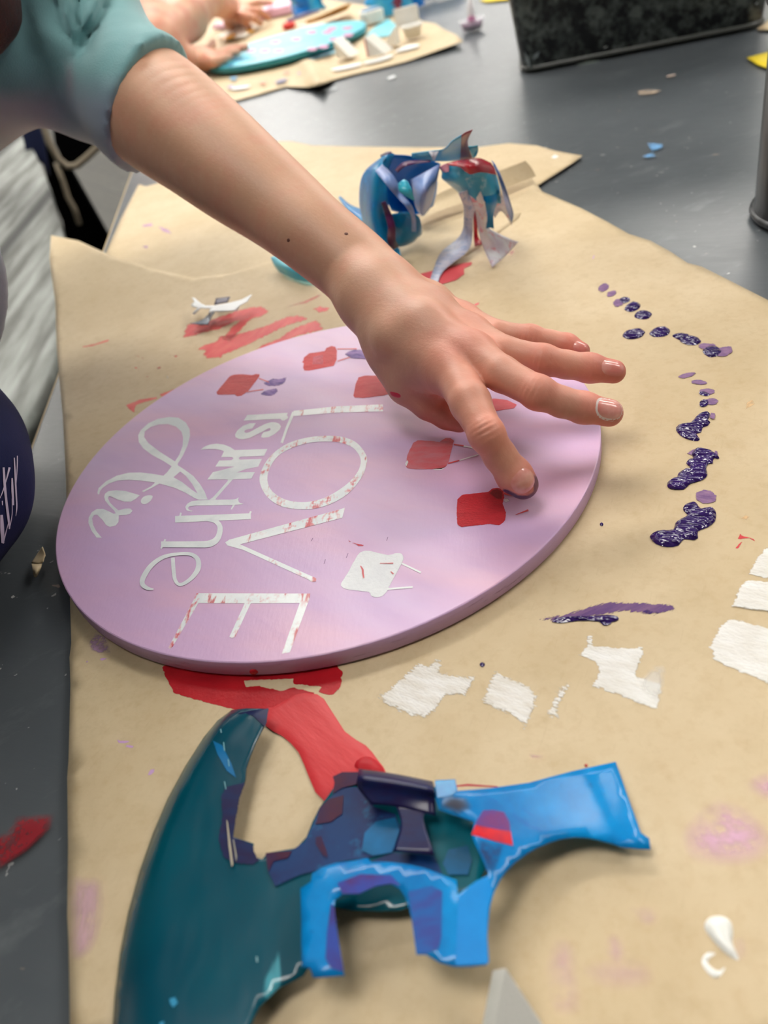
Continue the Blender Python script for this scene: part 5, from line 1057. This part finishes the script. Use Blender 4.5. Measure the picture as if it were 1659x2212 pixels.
sfilm('cross_strip', [(525, 325), (645, 310), (622, 356), (560, 366), (512, 378)], plain('dark plum strip film', (48, 38, 74), .4), .0085, 'dark plum strip')
sfilm('tail_strip', [(480, 430), (520, 432), (480, 490), (462, 542), (400, 545), (312, 532), (380, 520), (430, 490), (460, 462)], filmmat('slate film', (70, 96, 116), (120, 124, 140)), .006, 'slate grey tail')
# ---- folded kraft scrap on the bare table
o = surf('kraft_scrap', [[(92, 1181, .006), (97, 1195, .005), (98, 1200, .004)], [(80, 1198, .003), (88, 1204, .004), (94, 1212, .004)], [(68, 1216, .0025), (80, 1217, .0035), (92, 1216, .003)]], kraft('kraft scrap', mul=1), None); 
tag(o, 'upper half of the torn kraft paper shred on the bare table left of the board', 'paper scrap')
o = surf('kraft_scrap', [[(68, 1218, .0025), (80, 1218, .003), (91, 1218, .003)], [(71, 1232, .004), (79, 1233, .005), (88, 1228, .003)], [(74, 1246, .002), (77, 1247, .002), (80, 1244, .002)]], kraft('kraft scrap light'), None)
tag(o, 'lower half of the torn kraft paper shred on the bare table left of the board', 'paper scrap')

# ================================================================== far objects
# ---- black mottled metal tub
tub_m = M('mottled black galvanised metal', (30, 31, 32), .35, .5)
q = tub_m.node('ShaderNodeTexVoronoi'); q.inputs['Scale'].default_value = 95; tub_m.l.new(tub_m.tc.outputs['Object'], q.inputs['Vector']); q2 = tub_m.noise(60, 4, .7); q3 = tub_m.noise(14, 3)
c = tub_m.mix(tub_m.ramp(q2, [(.45, 0.0), (.62, 1.0)]), (20, 21, 23), (92, 98, 94)); c = tub_m.mix(tub_m.math('MULTIPLY', tub_m.ramp(q.outputs['Color'], [(.45, 0.0), (.75, 1.0)]), .5), c, (40, 44, 44)); c = tub_m.mix(tub_m.math('MULTIPLY', tub_m.ramp(q3, [(.68, 0.0), (.72, 1.0)]), .8), c, (70, 24, 38)); tub_m.base(c); tub_m.b.inputs['Metallic'].default_value = .3
p0, p1 = at(1128, 160, 0), at(1652, 58, 0); u = (p1-p0)/np.linalg.norm(p1-p0); v = np.array([-u[1], u[0], 0]); L_, D_ = np.linalg.norm(p1-p0), .17
tub = thing('metal_tub', p0+u*L_/2+v*D_/2, 'black mottled metal tub with rounded corners at the top right of the table', 'tub')
def rrect(c, u, v, a, b, r, z, n=8):
    P = []
    for sx, sy, a0 in ((1, 1, 0), (-1, 1, 90), (-1, -1, 180), (1, -1, 270)):
        for t in np.linspace(0, 90, n):
            an = math.radians(a0+t); P.append(c+u*(sx*(a-r)+r*math.cos(an))+v*(sy*(b-r)+r*math.sin(an))+np.array([0, 0, z]))
    return P
cc_ = p0+u*L_/2+v*D_/2; cc_[2] = 0
rings = [rrect(cc_, u, v, L_/2+e, D_/2+e, .022, z) for e, z in ((-.012, .0016), (0, .0016), (.001, .004), (.0035, .03), (.014, .13), (.024, .21), (.026, .214), (.022, .214), (.010, .13), (-.003, .006))]
loft('tub_body', rings, tub_m.m, tub)
loft('rim', [rrect(cc_, u, v, L_/2+e, D_/2+e, .026, z) for e, z in ((.021, .208), (.028, .207), (.031, .212), (.028, .217), (.021, .216), (.021, .208))], tub_m.m, tub, cap=False)
loft('bottom_seam', [rrect(cc_, u, v, L_/2+e, D_/2+e, .022, z) for e, z in ((-.002, .0016), (.0028, .0018), (.0034, .0046), (.0005, .0066))], plain('worn seam metal', (70, 72, 68), .4), tub, cap=False)
for (x0, y0, x1, y1, wd, col) in ((1302, 105, 1314, 99, 3, (150, 155, 155)), (1132, 110, 1147, 152, 9, (120, 128, 128)), (1150, 130, 1166, 110, 9, (110, 118, 120)), (1632, 10, 1637, 4, 3, (190, 195, 195)), (1243, 141, 1300, 130, 6, (130, 140, 132)), (1228, 152, 1244, 147, 4, (120, 110, 40))):
    # dab on the front face: intersect the pixel ray with the tub side plane
    nrm = -v
    def onp(x, y):
        D = atd(x, y, 1.0)-CP; t = ((p0-CP) @ nrm)/(D @ nrm); q = CP+D*t
        zc = q[2]; off = .004+(.0105/.10)*max(zc-.03, 0); t = ((p0+nrm*(off+.0012)-CP) @ nrm)/(D @ nrm); return CP+D*t
    dx, dy = x1-x0, y1-y0; l = math.hypot(dx, dy); nx, ny = -dy/l*wd/2, dx/l*wd/2
    P = [onp(x0, y0), onp((x0+x1)/2+nx, (y0+y1)/2+ny), onp(x1, y1), onp((x0+x1)/2-nx, (y0+y1)/2-ny)]
    new_mesh('paint_fleck', P, [(0, 1, 2, 3)], plain('tub paint fleck', col, .5), tub, False)
# ---- dark metal can at the right edge
can_m = M('brushed dark steel', (58, 60, 62), .35, .5); q = can_m.noise(60, 4, .6, (1, 1, .12)); can_m.base(can_m.mix(can_m.ramp(q, [(.35, 0.0), (.7, 1.0)]), (30, 31, 33), (86, 88, 90))); can_m.b.inputs['Metallic'].default_value = .5
pl = at(1632, 482, 0); rc = .048; cc2 = pl+np.array([CR[0], CR[1], 0])/np.linalg.norm(CR[:2])*rc
can = thing('metal_can', cc2, 'dark brushed metal can with a rolled rim cut by the right edge of the photo', 'can')
hc = .118
lathe('can_body', cc2, [(rc*.2, .001), (rc*.98, .001), (rc*.98, .006), (rc*.965, .009), (rc*.965, hc-.006), (rc*.93, hc-.006), (rc*.93, .006), (rc*.2, .004)], can_m.m, can)
def torus(name, c, R_, r_, z, mat, parent, n=48, m=10):
    rings = [[(c[0]+(R_+r_*math.cos(b))*math.cos(a), c[1]+(R_+r_*math.cos(b))*math.sin(a), z+r_*math.sin(b)) for b in np.linspace(0, 2*math.pi, m, endpoint=False)] for a in np.linspace(0, 2*math.pi, n+1)]
    return loft(name, rings, mat, parent, cap=False)
torus('rolled_rim', cc2, rc*.97, .0032, hc-.004, can_m.m, can); torus('bottom_seam', cc2, rc*.98, .0022, .0026, can_m.m, can)
# ---- papers at the right
yel = plain('yellow card', (232, 206, 26), .6)
o = film('yellow_card', [(1613, 127), (1662, 114), (1700, 118), (1690, 160), (1638, 143)], yel, sp=.01, lift=.0012, thick=.0008); tag(o, 'yellow card lying behind the dark metal can', 'card')
o = film('yellow_card', [(1036, 2), (1075, -8), (1110, -14), (1110, 0), (1052, 6)], yel, sp=.02, lift=.0014, thick=.0008); tag(o, 'yellow card at the top edge left of the black tub', 'card')
o = film('kraft_scrap', [(1634, 66), (1662, 44), (1700, 40), (1700, 72), (1662, 68)], KR, sp=.01, lift=.0012, thick=.0004); tag(o, 'tan kraft paper corner at the right foot of the black tub', 'paper scrap')
# ---- clear cup of pink paint with a brush stick
cup_c = at(1021, 66, 0); s_ = mpp(cup_c)
cup = thing('paint_cup', cup_c, 'small clear plastic cup of pink paint holding a white stick, near the black tub', 'cup')
clear = M('clear plastic', (240, 240, 245), .08, .5); clear.b.inputs['Alpha'].default_value = .35
lathe('cup_wall', cup_c, [(.010, .001), (.0145, .001), (.0175, .012), (.020, .0135), (.0205, .0145), (.0195, .0148), (.0168, .012), (.0138, .0022), (.010, .002)], clear.m, cup, 28)
lathe('pink_paint', cup_c, [(.001, .0022), (.0136, .0022), (.0160, .0100), (.001, .0104)], plain('dusty pink paint', (160, 100, 140), .3), cup, 28)
stick = tube('paint_stick', [cup_c+np.array([.000, 0, .006]), cup_c+np.array([.002, .004, .030]), cup_c+np.array([.006, .010, .056])], [.0065, .0042, .0022], plain('white plastic stick', (226, 222, 224), .4)); tag(stick, 'white plastic stick standing in the pink paint cup', 'paint stick')
stick2 = lathe('bristle', cup_c+np.array([.000, 0, .0035]), [(.001, .007), (.0062, .007), (.0050, .014), (.001, .018)], plain('pink coated tip', (176, 110, 146), .5), stick, 16)
# ---- turquoise board on the far sheet
tq = M('turquoise board paint', (82, 190, 210), .35); q = tq.noise(14, 3); tq.base(tq.mix(tq.ramp(q, [(.4, 0.0), (.7, 1.0)]), (70, 184, 206), (104, 206, 222)))
tqe = plain('turquoise board edge paint', (40, 140, 152), .45)
TB = thing('wooden_sign_board', (.066, 1.273, .003), 'round turquoise wooden board with small pink prints on the far kraft sheet', 'sign board')
ZT = .016
disc('panel', .141, .0075, ZT, (tq.m, tqe), TB, .066, 1.273)
def far_mark(P, mat, name, lab=None, z=ZT, parent=TB):
    o = film(name, P, mat, parent, z0=z, lift=.0003, sp=.004, smooth=2)
    if lab: o['label'] = lab
    return o
pinkp = plain('pink basket print', (186, 120, 160), .5); blp = plain('blue line print', (40, 130, 170), .5)
for x, y in ((594, 91), (639, 85), (672, 70), (706, 70), (541, 110), (571, 110), (601, 110), (673, 106), (698, 101), (721, 85), (749, 61), (751, 76), (716, 62)): far_mark([(x-11, y+2), (x-6, y-3), (x+10, y-4), (x+12, y-1), (x+5, y+4)], pinkp, 'basket_print')
for P in ([(490, 132), (500, 126), (520, 124), (526, 128), (516, 132)], [(488, 142), (496, 138), (506, 139), (500, 144)], [(520, 130), (550, 126), (552, 128), (524, 132)]): far_mark(P, blp, 'line_print', 'blue')
far_mark([(790, 80), (806, 62), (838, 41), (848, 50), (864, 52), (850, 62), (852, 74), (812, 81)], plain('turquoise spill paint', (120, 206, 222), .4), 'paint_smear', 'turquoise patch', z=.0035, parent=paper3)
for i, (P, col, lab) in enumerate((([(594, 178), (606, 172), (622, 170), (612, 177), (600, 180)], (90, 84, 130), 'dark violet'), ([(642, 158), (660, 154), (668, 158), (652, 161)], (120, 110, 170), 'violet'), ([(500, 190), (540, 184), (532, 190), (506, 194)], (236, 236, 236), 'white'), ([(490, 188), (505, 184), (500, 190)], (150, 130, 190), 'violet'),
                        ([(560, 178), (574, 175), (570, 182)], (230, 150, 120), 'peach'), ([(610, 157), (622, 154), (624, 158)], (214, 110, 90), 'red'), ([(785, 136), (830, 122), (850, 118), (840, 126), (800, 137)], (240, 240, 236), 'white'), ([(852, 112), (880, 98), (905, 96), (900, 102), (870, 110)], (240, 240, 238), 'white'), ([(715, 150), (750, 142), (780, 136), (775, 142), (730, 152)], (242, 242, 240), 'white'), ([(495, 168), (512, 166), (506, 174)], (120, 170, 210), 'pale blue'), ([(655, 128), (700, 112), (740, 100), (752, 104), (700, 122), (665, 132)], (170, 214, 224), 'pale turquoise'))):
    far_mark(P, plain('far paint '+lab+str(i), col, .45), 'paint_dab', lab, z=.0035+(.012 if i == 3 else 0)*0, parent=paper3)
# ---- sponge wedges on the far sheet
def wedge(a, b, c, h, mat, lab, back=False):
    A, B, C_ = [at(x, y, .0065) for x, y in (a, b, c)]; up_ = np.array([0, 0, h])
    o = prism('sponge_wedge', [A, B, A+up_], C_-B, mat, bevel=.0008); tag(o, lab, 'sponge'); return o
wedge((727, 126), (757, 124), (777, 113), .024, foam.m, 'white sponge wedge right beside the turquoise board, left of the red-sided one')
w2 = wedge((795, 124), (832, 117), (851, 106), .026, foam.m, 'white sponge wedge with a red painted side on the far kraft sheet')
A = at(794.5, 124.5, .0066); D_2 = at(851, 106, .0066)-at(832, 117, .0066)
new_mesh('painted_end', [A-np.array([.0006, .0006, 0]), A+D_2-np.array([.0006, 0, 0]), A+D_2+np.array([-.0006, 0, .024]), A+np.array([-.0006, -.0006, .024])], [(0, 1, 2, 3)], plain('red painted foam', (206, 60, 56), .8), w2, False)['label'] = 'red painted end'
wedge((858, 99), (828, 97), (836, 90), .024, foam.m, 'greyish white sponge wedge behind the red-sided one')
# ---- flip lid paint pot
pc = at(893, 80, .005); pw = plain('white pot plastic', (232, 230, 222), .35)
pot = thing('paint_pot', pc, 'small white paint pot with its square lid flipped open, right end of the far sheet', 'paint pot')
lathe('pot_body', pc, [(.004, .0005), (.012, .0005), (.0145, .012), (.0175, .0145), (.0178, .017), (.0150, .0172), (.0125, .012), (.004, .010)], pw, pot, 28)
lathe('paint_fill', pc, [(.001, .0125), (.0135, .0128), (.0135, .0135), (.001, .0145)], plain('wet white paint', (240, 240, 240), .12), pot, 24)
lb = box('flip_lid', pc+np.array([-.002, .021, .026]), (.038, .003, .026), pw, pot, bevel=.001); 
# ---- far clutter
def small(name, lab, cat, o): tag(o, lab, cat); return o
q = at(808, 52, .005); ct2 = thing('paint_dish', q, 'white oblong dish with a pale blue lid behind the turquoise board', 'dish')
box('dish', q+np.array([0, .01, .011]), (.036, .03, .020), pw, ct2, .3, .003); box('lid', q+np.array([0, .012, .0225]), (.030, .022, .003), plain('pale blue lid plastic', (120, 160, 196), .4), ct2, .3, .001)
q = at(626, 62, .003); lid = lathe('round_lid', q, [(.002, .001), (.013, .001), (.0135, .009), (.0115, .011), (.010, .008), (.002, .007)], plain('red lid plastic', (214, 60, 54), .4), None, 24); tag(lid, 'small round red lid beyond the turquoise board', 'lid')
strp = surf('cardboard_strip', [[(660, 52, .006), (662, 44, .012)], [(690, 44, .008), (692, 34, .018)], [(725, 32, .010), (728, 18, .028)], [(752, 20, .012), (758, 6, .036)]], plain('tan cardboard', (196, 150, 84), .7), None, .001); tag(strp, 'bent tan cardboard strip lying behind the turquoise board', 'cardboard')
b1 = box('foam_sheet', at(606, 26, .010)+np.array([0, .05, .004]), (.075, .15, .016), plain('pink foam sheet', (240, 192, 212), .6), None, -.2, .002); tag(b1, 'pale pink foam block under the distant hand', 'foam block')
b2 = box('foam_sheet', at(490, 52, .010), (.05, .06, .010), plain('pink foam sheet b', (238, 196, 216), .6), None, .5, .002); tag(b2, 'small pink foam block left of the distant hand', 'foam block')
tr = film('paint_palette', [(470, 88), (490, 78), (520, 70), (548, 64), (560, 68), (548, 76), (530, 88), (500, 92)], plain('white palette card', (236, 232, 220), .5), sp=.01, lift=.008, thick=.0015); tag(tr, 'white palette card with orange paint behind the turquoise board', 'palette')
for P in ([(474, 85), (492, 77), (512, 72), (506, 80), (488, 86)], [(528, 68), (544, 63), (552, 66), (540, 70)]): film('paint_blob', P, plain('orange yellow paint', (232, 166, 36), .35), tr, z0=.0085, sp=.004, dome=.001, domew=.004, lift=0)['label'] = 'orange yellow'
tb = tube('paint_tube', [at(648, 58, .012), at(668, 62, .012), at(700, 56, .012)], [.004, .006, .005], pw); tag(tb, 'white tube curving beside the red lid', 'tube')
br1 = tube('paint_brush', [at(620, 46, .012), at(652, 34, .014), at(690, 22, .016)], [.003, .004, .0025], plain('slate brush handle', (96, 100, 150), .4)); tag(br1, 'slate blue brush lying across the far sheet behind the red lid', 'brush')
def crumple(name, c, r, mats, lab, cat, seed, flat=.6):
    t = thing(name, c, lab, cat); rs = np.random.RandomState(seed)
    for i, (mt, k) in enumerate(mats):
        o_ = np.array(c)+rs.uniform(-1, 1, 3)*r*.45; o_[2] = c[2]+r*flat*.6; n1_, n2_ = 5, 5; g = []
        ph = rs.uniform(0, 6.28); 
        for a in np.linspace(0, 2.4, n1_):
            g.append([tuple(o_+np.array([math.cos(a+ph)*r*(1+.2*rs.randn()*.5), math.sin(a+ph)*r*.9, (b-.5)*r*1.3*flat*k+rs.uniform(-.1, .1)*r])) for b in np.linspace(0, 1, n2_)])
        g = [[(p[0], p[1], max(p[2], c[2]+.001)) for p in row] for row in g]
        surf('curl', g, mt, t, .0006, px=False)
    return t
crumple('crumpled_vinyl_film', at(672, 24, .004), .042, ((CSK, 1.3), (CD, 1), (CLI, 1), (CPU, .8)), 'blue and lilac crumpled vinyl film behind the cardboard strip', 'vinyl film', 3)
crumple('crumpled_vinyl_film', at(858, 26, .004), .045, ((CD, 1.2), (CSK, 1), (CCY, .9), (CRD, .5)), 'bright blue crumpled vinyl film just behind the white pot', 'vinyl film', 8)
crumple('crumpled_vinyl_film', at(962, -14, .004), .045, ((CB, 1), (CD, .9), (CSK, .7)), 'blue crumpled vinyl film at the top edge beside the yellow card', 'vinyl film', 12)

# ================================================================== second child at the far end
sk2 = M('skin of the far child', (206, 150, 122), .5, .4); q = sk2.noise(30, 3); sk2.base(sk2.mix(sk2.ramp(q, [(.4, 0.0), (.7, 1.0)]), (206, 156, 128), (198, 130, 108))); sk2.b.inputs['Subsurface Weight'].default_value = .15; sk2.b.inputs['Subsurface Scale'].default_value = .004
p2 = thing('person', (-.5, 1.4, FZ), 'person at the far end of the table, only bare arms and hands in view', 'person')
B2 = Field((-.62, .95, -.05), (.30, 2.15, .60), .0042)
E_ = PD(336, 92, 1.30); WR = PD(452, -2, 1.50); SH = PD(215, -130, 1.45)
B2.cone(SH, E_, .048, .038, .02); B2.cone(E_, PD(400, 38, 1.40), .036, .036, .02); B2.cone(PD(400, 38, 1.40), WR, .036, .026, .02)
hp = at(512, 26, .030); B2.cone(WR, hp, .026, .024, .02); 
for a, b, c_, r in (((530, 14, .045), (556, 6, .045), (586, 6, .030), .0085), ((534, 24, .040), (560, 24, .036), (580, 38, .018), .009), ((526, 34, .036), (548, 38, .030), (562, 50, .014), .009), ((514, 40, .032), (530, 48, .024), (538, 58, .012), .009), ((490, 36, .034), (492, 50, .022), (500, 60, .012), .010)):
    A, B, C_ = at(*a), at(*b), at(*c_); B2.cone(hp, A, .020, r, .010); B2.cone(A, B, r, r*.92, .003); B2.cone(B, C_, r*.92, r*.8, .003)
W2 = at(398, 134, .030); S2 = PD(120, -40, 1.35)
B2.cone(S2, PD(250, 110, 1.22), .045, .034, .02); B2.cone(PD(250, 110, 1.22), W2, .034, .022, .02); B2.cone(SH, S2, .085, .085, .03)
P2_ = at(436, 128, .026); B2.cone(W2, P2_, .021, .018, .015)
for b, c_, d_, r in (((450, 108, .022), (458, 100, .022), (461, 92, .024), .0085), ((470, 118, .027), (500, 108, .027), (531, 103, .026), .0085), ((468, 126, .026), (492, 117, .026), (514, 112, .025), .0085), ((462, 134, .025), (482, 128, .025), (496, 124, .024), .0085), ((454, 140, .016), (470, 138, .012), (480, 137, .011), .0078)):
    A, B, C_ = at(*b), at(*c_), at(*d_); B2.cone(P2_, A, .016, r, .008); B2.cone(A, B, r, r*.93, .002); B2.cone(B, C_, r*.93, r*.8, .002)
V2_, Q2_ = B2.mesh(2); np_mesh('body', V2_, Q2_, sk2.m, p2)
# dark shirt round the shoulders
D2 = Field((-.75, .9, -.3), (.0, 2.3, .62), .008); D2.cone(SH+np.array([-.05, .05, .03]), S2+np.array([-.03, 0, 0]), .10, .10, .04); D2.cone((SH+S2)/2+np.array([-.12, 0, 0]), (SH+S2)/2+np.array([-.30, .1, .05]), .10, .10, .05)
V3_, Q3_ = D2.mesh(2); np_mesh('shirt', V3_, Q3_, plain('black cotton', (18, 18, 20), .9), p2)['label'] = 'black shirt'

# ================================================================== beside the table: bench and chair
ben = M('whitewashed plank seat', (150, 152, 146), .7); ga = at(95, 560, -.16)-at(15, 680, -.16); GA = -math.atan2(ga[1], ga[0]); q = ben.noise(7, 5, .6, (.5, 5, 1), GA); w_ = ben.node('ShaderNodeTexWave'); w_.inputs['Scale'].default_value = 1.1; w_.inputs['Distortion'].default_value = .1
mp = ben.node('ShaderNodeMapping'); mp.inputs['Rotation'].default_value = (0, 0, GA+math.pi/2); ben.l.new(ben.tc.outputs['Object'], mp.inputs[0]); ben.l.new(mp.outputs[0], w_.inputs['Vector'])
c = ben.mix(ben.ramp(q, [(.38, 0.0), (.62, 1.0)]), (150, 154, 150), (88, 89, 84)); c = ben.mix(ben.ramp(w_.outputs['Fac'], [(.0, 1.0), (.05, 0.0)]), c, (40, 42, 40)); ben.base(c)
ZS = -.16
bt = thing('wooden_bench', at(40, 560, ZS)*[1, 1, 0]+[0, 0, FZ], 'weathered grey plank bench beside the left edge of the table', 'bench')
st_ = film('seat', [(-160, 250), (-40, 262), (15, 275), (50, 298), (75, 330), (97, 380), (112, 430), (126, 475), (140, 530), (146, 600), (140, 700), (110, 800), (60, 900), (-200, 1000), (-400, 600)], ben.m, bt, z0=ZS, lift=0, sp=.03, thick=.03, smooth=2)
cs = at(20, 560, ZS)
for dx, dy in ((-.14, -.12), (.05, -.12), (-.14, .14), (.05, .14)): box('leg', (cs[0]+dx-.05, cs[1]+dy, (FZ+ZS-.03)/2), (.035, .035, ZS-.03-FZ), ben.m, bt, bevel=.003)
blk = M('black chair fabric', (7, 7, 8), 1.0, .02).m; tan = plain('tan piping', (150, 138, 118), .7)
ZC = -.12
ch = thing('folding_chair', (-.75, 2.2, FZ), 'black folding chair with tan piping beside the table, behind the grey bench', 'chair')
def vp(x, y, Y0):
    D = atd(x, y, 1.0)-CP; return CP+D*((Y0-CP[1])/D[1])
YC = 2.15; bk = np.array([0, .03, 0])
prism('backrest', [vp(x, y, YC) for x, y in ((96, 150), (190, 150), (232, 286), (214, 312), (186, 338), (160, 353), (148, 357), (136, 348), (118, 310))], bk, blk, ch, .002)
prism('side_panel', [vp(x, y, YC+.06) for x, y in ((66, 250), (92, 250), (104, 320), (135, 365), (150, 362), (188, 430), (243, 528), (262, 600), (150, 600), (135, 480), (110, 420))], bk, blk, ch, .002)
tube('piping', [vp(x, y, YC-.012) for x, y in ((74, 210), (88, 262), (106, 308), (126, 344), (146, 360), (166, 358), (190, 338), (216, 314), (236, 292))], .0095, tan, ch)
tube('strap', [vp(x, y, YC-.012) for x, y in ((122, 352), (136, 392), (146, 425), (160, 450), (172, 485))], .008, tan, ch)
for x in (-.85, -.62): tube('leg', [np.array([x, YC+.12, -.3]), np.array([x-.04, YC+.2, FZ])], .011, plain('black chair leg', (10, 10, 11), .4), ch)
nv = surf('backpack', [[tuple(vp(x, y, 2.05)) for x, y in r] for r in (((30, 262), (60, 262), (84, 268)), ((48, 290), (72, 284), (94, 300)), ((62, 360), (88, 350), (108, 380)))], plain('navy bag cloth', (24, 34, 72), .9), None, .01, px=False); tag(nv, 'navy cloth bag between the grey bench and the black chair', 'bag')
